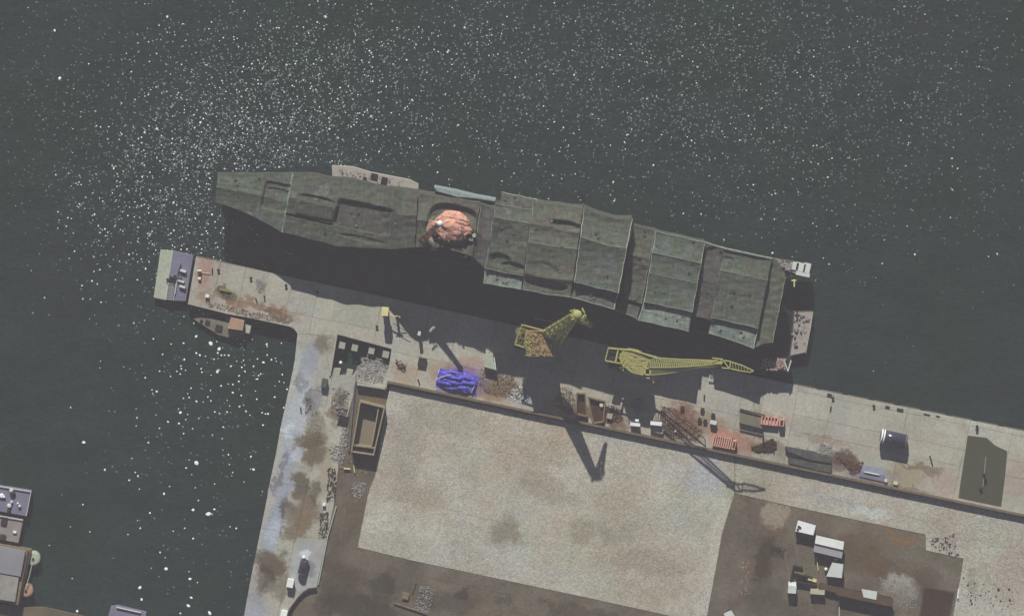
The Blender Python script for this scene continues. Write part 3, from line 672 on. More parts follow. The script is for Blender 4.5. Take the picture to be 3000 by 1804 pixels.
# H low strip
fH = ridges([(0,14.5),(.4,15.4),(1,14.5)], .4)
net([(1858,660),(1920,674)], [(1818,872),(1880,890)], lambda u,v: fH(v), M['net_brown'], 20, 60, ridge=[('u',1,.05)], skirt=5)
net([(1812,880),(1879,893)], [(1804,908),(1867,934)], lambda u,v: 13.6+.8*v, M['net_dark'], 12, 10, skirt=3, ridge=[('v',1,.06)])
# I
fI = ridges([(0,15.6),(.30,17.4),(.58,17.3),(1,17.6)], .45)
net([(1921,677),(2066,709)], [(1886,884),(2029,914)], lambda u,v: fI(v)+usag(u,.35), M['net_green'], 48, 70,
    dips=[(1960,880,3,90,.0,2)], ridge=[('u',0,.10),('u',1,.07),('v',0,.10),('v',.30,.06),('v',.58,.05),('v',1,.06)], skirt=6, label='framed net bay with bright pipe edges')
net([(1886,884),(2029,914)], [(1869,938),(2018,971)], lambda u,v: 16.2+v*.4, M['net_pale'], 30, 16, skirt=2, wr=.06, ridge=[('u',0,.10),('v',1,.05)])
# J strip
fJ = ridges([(0,13.6),(.5,14.6),(1,14.2)], .4)
net([(2067,712),(2121,728)], [(2030,926),(2090,940)], lambda u,v: fJ(v), M['net_dark'], 20, 60, skirt=4)
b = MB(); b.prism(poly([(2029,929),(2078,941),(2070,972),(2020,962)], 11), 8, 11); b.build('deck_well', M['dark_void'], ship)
# K helicopter deck
fK = ridges([(0,13.0),(.30,14.2),(1,14.4)], .35)
net([(2122,729),(2190,745),(2262,758)], [(2084,930),(2152,946),(2222,962)], lambda u,v: fK(v)+usag(u,.2), M['net_green'], 60, 76,
    dips=[(2128,770,26,18,.3,3)], ridge=[('u',0,.04),('v',.30,.06),('v',1,.06),('v',0,.12)], skirt=4, label='wide net sheet over the helicopter deck')
net([(2083,932),(2152,948),(2221,964)], [(2076,976),(2140,996),(2208,1021)], lambda u,v: 13.1+.3*v, M['net_pale'], 30, 16, skirt=3, wr=.06, ridge=[('u',1,.12),('v',1,.06)], label='pale foot of the helicopter deck net')
fL = ridges([(0,11.8),(1,12.3)], .2)
net([(2263,758),(2280,764),(2302,812)], [(2209,1021),(2235,1008),(2264,1003)], lambda u,v: fL(v), M['net_brown'], 16, 60, ridge=[('u',1,.06)], skirt=4)
# long side edge: pale walkway on the seaward side and the purple outrigger frame
b = MB(); b.prism(poly([(1272,549),(1336,561),(1392,575),(1452,586),(1450,590),(1392,581),(1340,577),(1280,560)], 15.5), 8, 15.5); b.build('side_deck', M['teal_tin'], ship)['label'] = 'pale side deck abreast the mast'
net([(1470,562),(1574,584)], [(1462,600),(1564,622)], lambda u,v: 15.0+1.2*v, M['net_dark'], 24, 12, ridge=[('v',0,.12),('u',1,.06)], skirt=1.5, wr=.05, label='outrigger net frame on the seaward side')
b = MB(); b.path([P(2066,709,15), P(2104,722,13.6), P(2262,757,13.2)], .20, 4); b.build('net_cable', M['frame_pipe'], ship)
# stern fittings
st = MB(); st.prism(poly([(2262,757),(2378,776),(2374,811),(2298,806)], 6.5), 3.5, 6.5); st.build('stern_platform', M['concrete_dark'], ship)
sf = MB()
for _ in range(55):
    u, v = rnd.random(), rnd.random(); x = 2268+106*u; y = 760+18*u+32*v*(.5+.5*u)
    p = P(x, y, 6.5); sf.box((p.x,p.y,6.5), rnd.uniform(.4,1.3), rnd.uniform(.3,.9), rnd.uniform(.2,1.0), QA+rnd.choice((0,1.57)))
sf.build('stern_gear', M['rubble_pale'], ship)['kind'] = 'stuff'
for (x, y, lx, ly) in ((2346,783,2.2,2.0),(2364,786,1.6,2.4),(2352,803,3.4,.9),(2330,780,1.5,1.8)):
    p = P(x, y, 7.5); MB().box((p.x,p.y,6.5), lx, ly, 1.2, QA).build('deck_locker', M['offwhite'], ship)
# mast: pyramid wrapped in salmon sheeting, topped by a white radome
oct_ = [(1266,650),(1304,616),(1346,618),(1368,637),(1386,677),(1348,706),(1297,703),(1264,668)]
def loop(k, z, c=(1322,660)): return [P(c[0]+(x-c[0])*k, c[1]+(y-c[1])*k, z) for x, y in oct_]
b = MB(); L3 = [loop(1.0, 21.2), loop(.92, 22.4), loop(.55, 23.0), loop(.22, 23.8, (1305,656))]
vs = [v for l in L3 for v in l]; fs = []
for k in range(3):
    for i in range(8): fs.append((k*8+i, k*8+(i+1)%8, (k+1)*8+(i+1)%8, (k+1)*8+i))
fs.append(tuple(range(24,32))); b.add(vs, fs)
bb = bmesh.new(); me = bpy.data.meshes.new('t'); me.from_pydata([tuple(v) for v in b.v], [], b.f); bb.from_mesh(me)
bmesh.ops.subdivide_edges(bb, edges=bb.edges[:], cuts=3, use_grid_fill=True)
for v in bb.verts: v.co += Vector((mnoise.noise(v.co*.8), mnoise.noise(v.co*.8+Vector((9,0,0))), mnoise.noise(v.co*.9+Vector((0,7,0)))*1.1))*.24
bb.normal_update(); bb.to_mesh(me); bb.free()
b2 = MB(); b2.add([v.co.copy() for v in me.vertices], [tuple(p.vertices) for p in me.polygons]); bpy.data.meshes.remove(me)
mast = b2.build('mast', M['salmon'], ship); mast['label'] = 'salmon pink sheeting wrapped round the mast'
b = MB(); t = P(1289,655,30); b.truss(P(1236,704,20.5), Vector((t.x,t.y,29.6)), 1.7, .8, 1.2, .6, 10, .10); b.tube(P(1236,704,20.5), (t.x,t.y,29.4), .34, 6, .28); b.build('topmast', M['cabin_tan'], mast)
b = MB()
for k_ in range(26):
    x = rnd.uniform(1285,1372); y = rnd.uniform(655,700)
    b.tube(P(x, y, 23.1), P(x+rnd.uniform(-14,14), y+rnd.uniform(-8,10), 22.6), rnd.uniform(.05,.12), 4)
for y0 in (640, 652): b.path([P(1270,y0+6,22.3), P(1305,y0-6,23.3), P(1345,y0,23.3), P(1374,y0+12,22.4)], .07, 4)
b.build('lashing_rope', M['rust_red'], mast)['kind'] = 'stuff'
MB().ball((t.x, t.y, 29.9), .75, 14).build('radome', M['white'], mast, smooth=True)
ct = MB()
for _ in range(110):
    a = rnd.random()*6.28; r_ = rnd.uniform(.5,1.05); x = 1325+58*r_*math.cos(a); y = 668+40*r_*math.sin(a)
    if y < 650: continue
    p = P(x, y, 22); ct.box((p.x,p.y,21.6), rnd.uniform(.2,.7), rnd.uniform(.15,.4), rnd.uniform(.3,1.2), rnd.random()*3)
ct.build('mast_clutter', M['rust_pink'], ship)['kind'] = 'stuff'
b = MB(); b.prism(poly([(1256,645),(1268,643),(1266,668),(1262,690),(1272,708),(1262,712),(1250,695),(1248,668)], 20.6), 17, 20.6); b.build('mast_platform', M['cabin_tan'], ship)
for (x, y) in ((1380,702),(1389,690)):
    p = P(x, y, 21.5); MB().box((p.x,p.y,20), .8, .8, 1.6, .4).build('signal_lamp', M['pontoon_pale'], ship)
# black launch in its bay
lp = [(1195,712),(1250,714),(1320,722),(1368,734),(1379,748),(1377,764),(1350,765),(1300,757),(1240,748),(1195,742)]
launch = thing('launch', 'black rounded launch slung beside the warship superstructure', 'boat', P(1290,740,8.2))
MB().prism(poly(lp, 9.6), 8.3, 9.6).build('boat_hull', M['rubber'], launch)
b = MB(); b.prism(poly([(1215,720),(1250,722),(1330,731),(1364,742),(1362,757),(1330,752),(1240,741),(1215,737)], 9.9), 9.55, 9.9); b.build('boat_deck', M['steel_dark'], launch)
p = P(1365,751,10.4); MB().box((p.x,p.y,9.9), 1.0, .6, .8, .5).build('outboard_motor', M['offwhite'], launch)
p = P(1270,730,10.6); MB().box((p.x,p.y,9.9), 1.6, .6, .9, QA).build('console', M['pontoon_pale'], launch)

# ---------------------------------------------------------------- floating things round the ship
def debris(name, label, pts, z0, n, m, smin, smax, hmax, cat='debris', kind='stuff', seed=1, rot=None, long=1.0):
    r = random.Random(seed); b = MB(); xs = [p[0] for p in pts]; ys = [p[1] for p in pts]; k = 0
    n = int(n*2.4)
    while k < n:
        x, y = r.uniform(min(xs), max(xs)), r.uniform(min(ys), max(ys))
        if not inside(x, y, pts): continue
        p = P(x, y, z0); h_ = r.uniform(.05, hmax*.75)*r.random()
        q_ = .22+.62*r.random()**2.5; b.box((p.x, p.y, z0), r.uniform(smin, smax)*long*q_, r.uniform(smin, smax)*q_, h_, (rot if rot is not None and r.random() < .6 else r.random()*3.14), r.uniform(-.15,.15), r.uniform(.6, 1)); k += 1
    o = b.build(name, m); return tag(o, label, cat, kind=kind)
wp = thing('work_pontoon', 'pale rusty work pontoon moored on the seaward side of the bow', 'pontoon', P(1090,520,0))
b = MB(); b.prism(poly([(972,487),(1033,490),(1086,506),(1200,528),(1226,541),(1226,575),(1100,560),(975,530)], 3.2), -.5, 3.2); b.build('pontoon_deck', mat('pontoon_rusty', alb(178,174,168), var=.15, scale=.35, c2=alb(160,152,144), finev=.25, bump=.6), wp)
for (x, y, lx, ly) in ((1096,516,1.6,1.2),(1124,535,1.4,2.6),(1068,524,.8,.9)):
    p = P(x, y, 3.5); MB().box((p.x,p.y,3.2), lx, ly, .5, QA).build('hatch', M['rubber'], wp)
debris('pontoon_clutter', 'small gear strewn over the seaward work pontoon', [(985,492),(1180,530),(1180,545),(1000,515)], 3.2, 60, M['rubble_pale'], .2, .7, .7, seed=5)

# barge astern
bg_ = thing('barge', 'pinkish grey loaded barge lying behind the warship stern', 'barge', P(2350,980,0))
MB().prism(poly([(2325,913),(2383,911),(2376,960),(2361,1035),(2312,1045),(2320,990)], 2.2), -.5, 2.2).build('barge_hull', M['concrete_dark'], bg_)
MB().prism(poly([(2328,916),(2380,914),(2373,960),(2358,1032),(2316,1041),(2323,990)], 2.5), 2.15, 2.5).build('cargo_bed', mat('cargo', alb(176,170,166), var=.15, scale=.5, c2=alb(160,148,142), finev=.35, bump=.8), bg_)
b = MB(); b.path([P(2381,915,3), P(2374,960,3), P(2360,1033,3)], .14, 4); b.build('bulwark', M['pontoon_pale'], bg_)
cb = MB()
for _ in range(26):
    u, v = rnd.random(), rnd.random(); x = 2328+46*u-12*v; y = 920+90*v
    p = P(x, y, 2.5); cb.box((p.x,p.y,2.45), rnd.uniform(.3,1), rnd.uniform(.3,.8), rnd.uniform(.1,.7), rnd.random()*3)
cb.build('cargo_heap', M['rubble_pale'], bg_)['kind'] = 'stuff'
ra = thing('deck_barge', 'cluttered pinkish deck barge with a white V frame below the stern barge', 'barge', P(2275,1070,0))
MB().prism(poly([(2228,1062),(2240,1050),(2318,1052),(2316,1090),(2250,1086)], 7), -.3, 7).build('barge_body', M['steel_dark'], ra)  # hull height added so the raft's shadow reaches the quay
b = MB(); b.tube(P(2296,1052,7.4), P(2308,1086,7.4), .16); b.tube(P(2318,1055,7.4), P(2308,1088,7.4), .16); b.build('v_frame', M['offwhite'], ra)
cb = MB()
for _ in range(150):
    x = rnd.uniform(2232,2300); y = 1052+rnd.uniform(0,30)
    p = P(x, y, 7); cb.box((p.x,p.y,6.98), rnd.uniform(.2,.9), rnd.uniform(.2,.5), rnd.uniform(.1,.6), rnd.random()*3)
cb.build('deck_load', mat('pink_rubble', alb(160,140,136), var=.35, scale=1.2, finev=.3), ra)['kind'] = 'stuff'
yt = thing('mooring_davit', 'tiny pale yellow T shaped davit in the dark water astern', 'davit', P(2326,828,0))
b = MB(); b.tube(P(2319,822,9), P(2333,821,9), .2); b.tube(P(2327,822,9), P(2327,840,9), .2); b.build('davit_arm', M['pale_yellow'], yt)
p = P(2327,822,9); MB().tube((p.x,p.y,-1), (p.x,p.y,9), .18).build('davit_post', M['yellow_dull'], yt)

# pontoon at the pier head
lt = thing('landing_pontoon', 'floating landing with pale apron at the far left end of the pier', 'pontoon', P(510,810,0))
MB().prism(poly([(470,733),(508,736),(485,879),(450,871)], 1.6), -.3, 1.6).build('apron_plate', M['pontoon_pale'], lt)
MB().prism(poly([(508.6,736),(566,750),(544,882),(485.6,879)], 1.9), -.3, 1.9).build('tray', M['lavender'], lt)
b = MB()
for i in range(9):
    y = 830+i*5.6; p, q = P(490.5-(i*.9),y,2.4), P(512-(i*.9),y+3,2.4); b.tube(p, q, .07, 4)
b.tube(P(493,828,2.4), P(486,876,2.4), .08, 4); b.tube(P(515,831,2.4), P(508,880,2.4), .08, 4); b.tube(P(525,780,2.4), P(513,860,2.4), .09, 4)
b.build('ladder_frame', M['offwhite'], lt)
for (x, y, lx, ly, mm) in ((512,790,1.9,3.8,'lavender'),(536,794,1.5,.5,'offwhite'),(530,824,1.6,.4,'offwhite'),(534,840,1.5,.5,'offwhite'),(520,812,2.0,.5,'steel'),(500,822,2.2,.4,'steel_dark')):
    p = P(x, y, 2.8); MB().box((p.x,p.y,1.9), lx, ly, .9, QA-.1).build('fitting', M[mm], lt)

# small boat below the pier
bt = thing('moored_boat', 'small pale workboat with tan cabin moored under the south side of the pier', 'boat', P(650,950,0))
MB().prism(poly([(568,935),(585,931),(620,934),(660,940),(720,948),(737,954),(732,978),(716,980),(690,985),(666,988),(640,980),(610,962),(588,948)], 1.3), -.3, 1.3).build('boat_hull', mat('boat_deck_paint', alb(150,148,136), var=.3, scale=.5, c2=alb(112,106,102), finev=.2), bt)
MB().prism(poly([(676,930),(716,939),(711,968),(666,962)], 3.4), 1.3, 3.4).build('cabin', M['cabin_tan'], bt)
MB().prism(poly([(716,949),(736,954),(731,977),(719,974)], 1.7), 1.29, 1.7).build('stern_deck', M['pontoon_pale'], bt)
for (x, y, s_) in ((641,961,1.5),(608,944,1.0),(590,940,.6)):
    p = P(x, y, 1.5); MB().box((p.x,p.y,1.3), s_*1.1, s_, .35, QA).build('hatch', M['steel_dark'], bt)

# barges and tanks at the left edge
g1 = thing('flat_barge', 'grey flat barge with scattered white gear at the left frame edge', 'barge', P(40,1470,0), 'flat barges at the left edge')
MB().prism(poly([(-90,1408),(92,1438),(77,1511),(-100,1478)], 2.2), -.3, 2.2).build('barge_hull', M['lavender'], g1)
b = MB(); b.tube(P(-88,1409,2.6), P(91,1439,2.6), .12, 4); b.tube(P(91,1439,2.6), P(77,1510,2.6), .1, 4); b.build('rail', M['offwhite'], g1)
for (x, y, s_, mm) in ((37,1447,1.5,'steel_dark'),(33,1436,1.1,'offwhite'),(5,1452,1.3,'white'),(12,1455,.6,'white'),(27,1481,1.2,'offwhite'),(26,1494,1.0,'steel_dark'),(57,1482,.8,'offwhite'),(52,1474,.5,'white'),(34,1470,.7,'offwhite')):
    p = P(x, y, 2.6); MB().lathe((p.x,p.y,2.18), [(s_/2,0),(s_/2*.9,.6),(s_*.3,.75)], 8).build('deck_gear', M[mm], g1)
g2 = thing('flat_barge', 'tan flat barge between the grey barge and the walled dock at left', 'barge', P(30,1550,0), 'flat barges at the left edge')
MB().prism(poly([(-100,1492),(68,1521),(54,1589),(-110,1560)], 2.0), -.3, 2.0).build('barge_hull', mat('barge_tan', alb(142,134,134), var=.15, scale=.3), g2)
b = MB(); b.tube(P(-98,1493,2.4), P(67,1522,2.4), .12, 4); b.build('rail', M['offwhite'], g2)
for (x, y, lx, ly, mm) in ((12,1525,1.4,2.0,'steel_dark'),(43,1558,.8,.5,'white'),(8,1572,1.4,1.2,'rubble_dark')):
    p = P(x, y, 2.5); MB().box((p.x,p.y,1.98), lx, ly, .5, QA).build('deck_gear', M[mm], g2)
dk = thing('dock_block', 'walled concrete dock at lower left with a grey and a white roof', 'dock', P(30,1680,0))
MB().prism(poly([(-120,1572),(91,1611),(57,1772),(-130,1740)], 3.4), -1, 3.4).build('dock_body', M['concrete_tan'], dk)
MB().prism(poly([(-118,1577),(74,1614),(60,1688),(-126,1655)], 4.4), 3.38, 4.4).build('roof', mat('roof_lavender', alb(140,140,146), var=.08, scale=.2), dk)
MB().prism(poly([(-126,1658),(55,1691),(44,1762),(-126,1735)], 4.2), 3.38, 4.2).build('roof', mat('roof_white', alb(176,174,172), var=.25, scale=.5, c2=alb(140,134,128)), dk)
b = MB(); b.tube(P(84,1612,3.7), P(54,1772,3.7), .22, 4); b.build('coping', M['steel_dark'], dk)
for (x, y, r_, l, mm) in ((97,1636,1.75,'pale round fender tank beside the upper dock roof','pontoon_pale'),(76,1729,1.75,'tan round fender tank beside the lower dock roof','cabin_tan')):
    t = thing('round_tank', l, 'tank', P(x, y, 0)); p = P(x, y, 2.4)
    MB().lathe((p.x,p.y,-.5), [(r_,0),(r_,2.7),(r_*.8,2.95),(.3,3.05)], 20).build('shell', M[mm], t)
    MB().lathe((p.x,p.y,2.5), [(.3,0),(.3,.3),(.1,.35)], 8).build('cap', M['steel_dark'], t)
b = MB(); b.path([P(94,1652,3.2), P(85,1690,3.2), P(77,1716,3.2)], .12, 5); o = b.build('hose', M['pontoon_pale'], origin=P(85,1690,0)); tag(o, 'pale hose linking the two round tanks at the lower left dock', 'hose')
sh = MB(); sh.prism(poly([(-200,1765),(0,1770),(57,1778),(130,1778),(241,1803),(330,1840),(330,2300),(-200,2300)], 1.2), -2, 1.2)
o = sh.build('shore', mat('shore_dirt', alb(106,100,94), var=.2, scale=.2, c2=alb(124,114,100), finev=.15)); tag(o, 'brown shore strip in the lower left corner', 'shore', kind='structure')
g3 = thing('flat_barge', 'lavender grey barge with white rail cut off by the bottom frame edge', 'barge', P(375,1800,0), 'flat barges at the left edge')
MB().prism(poly([(324,1777),(345,1774),(428,1794),(424,1870),(306,1850)], 2.2), -.3, 2.2).build('barge_hull', M['lavender'], g3)
b = MB(); b.tube(P(341,1777,2.6), P(412,1793,2.6), .2, 4); b.build('rail', M['offwhite'], g3)

# ---------------------------------------------------------------- cranes
def crane_portal(t, c, half, top, m, bogm):
    for sx in (-1, 1):
        for sy in (-1, 1):
            f = c + ux*(sx*half) + uy*(sy*half*.8); q = c + ux*(sx*half*.45) + uy*(sy*half*.45)
            b = MB(); b.tube((f.x,f.y,3.9), (q.x,q.y,top), .42, 4, .38); b.build('portal_leg', m, t)
            b = MB(); b.box((f.x,f.y,3.02), 2.8, .9, 1.0, QA); b.build('bogie', bogm, t)
    b = MB()
    for sy in (-1, 1):
        a = c+uy*(sy*half*.68)-ux*half*.85; e = c+uy*(sy*half*.68)+ux*half*.85; b.tube((a.x,a.y,6.5), (e.x,e.y,6.5), .3, 4)
        a = c+ux*(sy*half*.85)-uy*half*.68; e = c+ux*(sy*half*.85)+uy*half*.68; b.tube((a.x,a.y,6.5), (e.x,e.y,6.5), .3, 4)
    b.build('portal_beam', m, t)
    MB().lathe((c.x,c.y,top-.3), [(2.3,0),(2.3,.6),(1.9,.7),(1.9,1.2)], 20).build('slewing_ring', M['steel_dark'], t)
# crane 1
c1 = P(1575,1003,12); t1 = thing('yellow_crane', 'yellow quay crane with rusty pink machinery house and jib raised up right', 'crane', (c1.x,c1.y,3))
crane_portal(t1, Vector((c1.x,c1.y,0)), 3.6, 11, M['yellow_dull'], M['steel_dark'])
b = MB(); b.prism(poly([(1540,970),(1606,972),(1622,1000),(1630,1044),(1548,1044),(1536,1005)], 15), 8.5, 15)
hs = b.build('machinery_house', mat('crane_house', alb(166,158,112), var=.15, scale=.35, c2=alb(168,128,112), fine=5, finev=.4, bump=1.2), t1)
rr = MB()
for _ in range(260):
    p = P(rnd.uniform(1542,1624), rnd.uniform(974,1043), 15); rr.box((p.x,p.y,14.95), rnd.uniform(.12,.6), rnd.uniform(.06,.22), rnd.uniform(.05,.35), rnd.random()*3)
rr.build('roof_fittings', M['rust_pink'], hs)['kind'] = 'stuff'
rr = MB()
for _ in range(240):
    p = P(rnd.uniform(1540,1626), rnd.uniform(972,1043), 15)
    if abs((p-P(1583,1010,15)).x) < 1.6: continue
    rr.box((p.x,p.y,14.95), rnd.uniform(.2,.9), rnd.uniform(.06,.18), rnd.uniform(.05,.35), QA+rnd.choice((0,1.57,.8)))
rr.build('roof_fittings', M['yellow'], hs)['kind'] = 'stuff'
b = MB(); b.path([P(1607,971,15.6), P(1529,951,15.6), P(1508,1008,14), P(1546,1020,14)], .20, 4); b.build('counterweight_frame', M['yellow'], t1)
b = MB()
for _ in range(110):
    p = P(rnd.uniform(1512,1545), rnd.uniform(962,1012), 13.5); b.box((p.x,p.y,rnd.uniform(12,13.4)), rnd.uniform(.2,1.0), rnd.uniform(.06,.25), rnd.uniform(.1,.4), rnd.random()*3)
b.prism(poly([(1517,958),(1545,966),(1542,1015),(1512,1008)], 12.6), 12.2, 12.6); b.build('counterweight', M['yellow_dull'], t1)
b = MB(); j0, j1 = P(1618,988,15), P(1684,926,33)
b.truss(j0, j1, 5.2, 1.9, 1.2, .8, 12, .12); b.truss(j0, j1, 2.6, 1.0, 1.6, 1.0, 14, .08); b.build('jib', M['yellow'], t1)
jp = MB(); sd_ = (j1-j0).cross(Vector((0,0,1))).normalized(); 

for i in range(24):
    t_ = (i+.5)/24; c = j0.lerp(j1, t_); hw = 2.3+(.85-2.3)*t_; a_ = c+sd_*hw; e_ = c-sd_*hw
    jp.tube(a_, e_+(j1-j0)*rnd.uniform(-.02,.02), .075, 4)
jp.build('jib_web', M['yellow_dull'], t1)
b = MB(); b.ball(P(1692,921,33.2), 1.1, 10, .6)
for _ in range(26):
    p = P(1692+rnd.uniform(-20,26), 924+rnd.uniform(-18,20), 32.5); b.box((p.x,p.y,rnd.uniform(32,33.3)), rnd.uniform(.2,1.2), rnd.uniform(.15,.45), rnd.uniform(.1,.5), rnd.random()*3)
b.build('jib_head', M['yellow'], t1)
b = MB(); b.truss(P(1700,930,32), P(1733,957,25), 2.6, .6, .5, .3, 6, .11); b.build('fly_jib', M['yellow_dull'], t1)
b = MB(); b.tube(P(1565,931,14), P(1625,945,14), .12, 4); b.build('handrail', M['yellow_dull'], t1)
# crane 2
c2 = P(1850,1062,12); t2 = thing('yellow_crane', 'long yellow lattice crane lying along the quay with its jib pointing right', 'crane', (c2.x,c2.y,3))
crane_portal(t2, Vector((c2.x,c2.y,0)), 3.6, 9.5, M['yellow_dull'], M['steel_dark'])
b = MB(); b.prism(poly([(1826,1022),(1870,1030),(1905,1045),(1896,1074),(1884,1100),(1850,1092),(1822,1070),(1814,1050)], 13), 7.0, 13); hs = b.build('machinery_house', mat('crane_house_tan', alb(178,172,120), var=.2, scale=.8, c2=alb(150,144,104), fine=5, finev=.4, bump=1.0), t2)
b = MB()
for _ in range(60):
    p = P(rnd.uniform(1815,1895), rnd.uniform(1030,1085), 13); b.box((p.x,p.y,12.95), rnd.uniform(.2,1.1), rnd.uniform(.08,.22), rnd.uniform(.05,.3), QA+rnd.choice((0,1.57)))
b.build('roof_fittings', M['yellow'], hs)['kind'] = 'stuff'
b = MB(); b.path([P(1782,1019,12.6), P(1850,1025,13.2), P(1935,1050,13.6)], .24, 4); b.path([P(1774,1056,12.6), P(1830,1066,12.8), P(1880,1068,13)], .2, 4)
b.tube(P(1782,1019,12.6), P(1773,1056,12.6), .15, 4); b.tube(P(1811,1023,12.7), P(1803,1060,12.7), .26, 4); b.build('tail_frame', M['yellow'], t2)
b = MB(); b.prism(poly([(1784,1024),(1808,1027),(1801,1056),(1777,1052)], 11.5), 11.2, 11.5); b.build('ballast', M['steel_dark'], t2)
b = MB()
for _ in range(16):
    p = P(rnd.uniform(1812,1832), rnd.uniform(1030,1060), 12.6); b.box((p.x,p.y,12), rnd.uniform(.3,1), .3, .6, rnd.random()*3)
b.build('winch', M['yellow'], t2)
b = MB(); b.path([P(1838,1090,12), P(1850,1097,12), P(1910,1110,12), P(1918,1104,12)], .22, 4); b.tube(P(1917,1103,12.2), P(1914,1122,12.2), .16, 4); b.build('access_platform', M['yellow'], t2)
b = MB(); 
for a_, e_ in (((1890,1078),(1906,1079)),((1906,1079),(1904,1098)),((1904,1098),(1889,1096)),((1889,1096),(1890,1078))): b.tube(P(*a_,13.2), P(*e_,13.2), .24, 4)
b.build('operator_cab', M['yellow'], t2)
# jib: three long chords bending to the head
def jz(x): return 12.5 + (min(x, 2110)-1900)/210*13.5
top_ = [(1905,1046),(1935,1049),(1990,1052),(2050,1054),(2090,1056),(2116,1056)]
mid_ = [(1900,1076),(1960,1076),(2020,1073),(2070,1069),(2116,1064)]
bot_ = [(1904,1098),(1950,1094),(2000,1086),(2050,1076),(2116,1073)]
b = MB()
T_, M_, B_ = (resample(q, 34) for q in (top_, mid_, bot_))
for q, r_ in ((T_, .18), (M_, .15), (B_, .14)): b.path([P(x, y, jz(x)+(.9 if q is M_ else 0)) for x, y in q], r_, 4)
q2 = resample([(1935,1056),(2010,1060),(2116,1060)], 20); b.path([P(x, y, jz(x)+.4) for x, y in q2], .12, 4)
for i in range(35):
    p, q, r_ = P(*T_[i], jz(T_[i][0])), P(*M_[i], jz(M_[i][0])+.9), P(*B_[i], jz(B_[i][0]))
    b.tube(p, q, .07, 4); b.tube(q, r_, .07, 4)
    if i < 34:
        p2, r2 = P(*T_[i+1], jz(T_[i+1][0])), P(*B_[i+1], jz(B_[i+1][0])); b.tube(p, q.lerp(P(*M_[i+1], jz(M_[i+1][0])+.9), 1), .07, 3); b.tube(q, r2, .07, 3)
b.build('jib', M['yellow'], t2)
b = MB()
for a_, e_ in (((2111,1054),(2140,1058)),((2140,1058),(2138,1079)),((2138,1079),(2116,1077)),((2116,1077),(2108,1060)),((2086,1048),(2118,1052)),((2118,1054),(2136,1078)),((2092,1064),(2116,1064))): b.tube(P(*a_,26.3), P(*e_,26.3), .18, 4)
b.build('jib_head', M['yellow'], t2)
b = MB(); tip = P(2208,1086,25.5); tp, bt_ = [P(2140,1059,26), P(2175,1070,25.8), tip], [P(2138,1079,26), P(2170,1086,25.8), P(2196,1090,25.4), tip]
b.path(tp, .18, 4); b.path(bt_, .18, 4)
for i in range(6):
    x = 2145+i*8.5; b.tube(P(x,1061+i*2.9,26), P(x+3,1080+i*1.4,25.9), .09, 4)
b.build('fly_jib', M['yellow'], t2)
b = MB(); p = P(2204,1092,22); b.tube((tip.x,tip.y,25.4), (p.x,p.y,9), .05, 4); b.box((p.x,p.y,8), .7,.7,1.2,0); b.build('hook_block', M['steel_dark'], t2)
# small pale crane by the pier shadow edge
t3 = thing('small_crane', 'small pale yellow jib crane standing where the ship shadow begins', 'crane', P(1140,925,3))
p = P(1128,913,8); MB().box((p.x,p.y,6.4), 1.65, 1.95, 1.9, QA+R(6)).build('crane_cab', M['pale_yellow'], t3)
MB().box((p.x,p.y,3.02), 1.2, 1.2, 3.4, QA).build('pedestal', M['yellow_dull'], t3)
q = P(1163,932,6.2); b = MB(); b.tube((p.x,p.y,6.2), (q.x,q.y,6.2), .15, 4)
for i in range(7):
    a0, a1 = R(20+i*20), R(40+i*20); b.tube((q.x+math.cos(a0)*.85, q.y+math.sin(a0)*.6, 6.6), (q.x+math.cos(a1)*.85, q.y+math.sin(a1)*.6, 6.6), .16, 4)
b.build('ring_guard', M['pale_yellow'], t3)
b = MB(); b.tube((q.x,q.y,6.4), P(1187,893,10), .10, 4); b.tube(P(1150,945,5), P(1190,970,3.4), .1, 4); b.build('crane_boom', M['steel'], t3)
MB().tube((q.x,q.y,3.02), (q.x,q.y,6.4), .35, 6).build('crane_post', M['steel_dark'], t3)

# ---------------------------------------------------------------- the flooded opening with its piles
for (x, y, s_, l) in ((1002,1012,1.5,'leftmost in the upper row'),(1039,1019,1.5,'second from the left in the upper row'),(1088,1028,1.45,'third from the left in the upper row'),(1130,1038,1.6,'rightmost in the upper row beside the deck edge')):
    p = P(x, y, 2.6); o = MB().box((p.x,p.y,-1.5), s_, s_, 4.1, QA).build('concrete_pile', M['concrete'], origin=(p.x,p.y,0)); tag(o, 'square concrete pile in the flooded opening, '+l, 'pile', 'piles in the flooded quay opening')
for (x, y, sx, sy, l) in ((986,1090,1.7,1.7,'at the lower left corner'),(1023,1096,1.5,2.0,'beside the pale rubble')):
    p = P(x, y, 2.8); o = MB().box((p.x,p.y,-1.5), sx, sy, 4.3, QA).build('concrete_pile', M['concrete'], origin=(p.x,p.y,0)); tag(o, 'large bluish concrete pile in the flooded opening, '+l, 'pile', 'piles in the flooded quay opening')
for (x, y, l, mm, s_) in ((998,1062,'white round float in the flooded quay opening','white',.42),(1043,1060,'small green float in the flooded quay opening','teal_tin',.25)):
    p = P(x, y, .3); o = MB().ball((p.x,p.y,.2), s_, 10).build('float', M[mm], origin=(p.x,p.y,0)); tag(o, l, 'float')
b = MB(); q, r_ = P(987,976,3.3), P(967,1100,3.3); d = r_-q; m_ = (q+r_)/2; b.box((m_.x,m_.y,2.99), d.length, .35, .45, math.atan2(d.y,d.x)); o = b.build('kerb', M['concrete'], origin=(m_.x,m_.y,3)); tag(o, 'pale kerb along the left side of the flooded opening', 'kerb')
debris('rubble', 'heap of pale bluish broken rubble spilling into the flooded opening', [(1045,1075),(1065,1064),(1085,1052),(1108,1058),(1135,1072),(1130,1100),(1120,1122),(1060,1118),(1040,1105)], 2.95, 380, M['rubble_pale'], .2, .8, .5, seed=11)
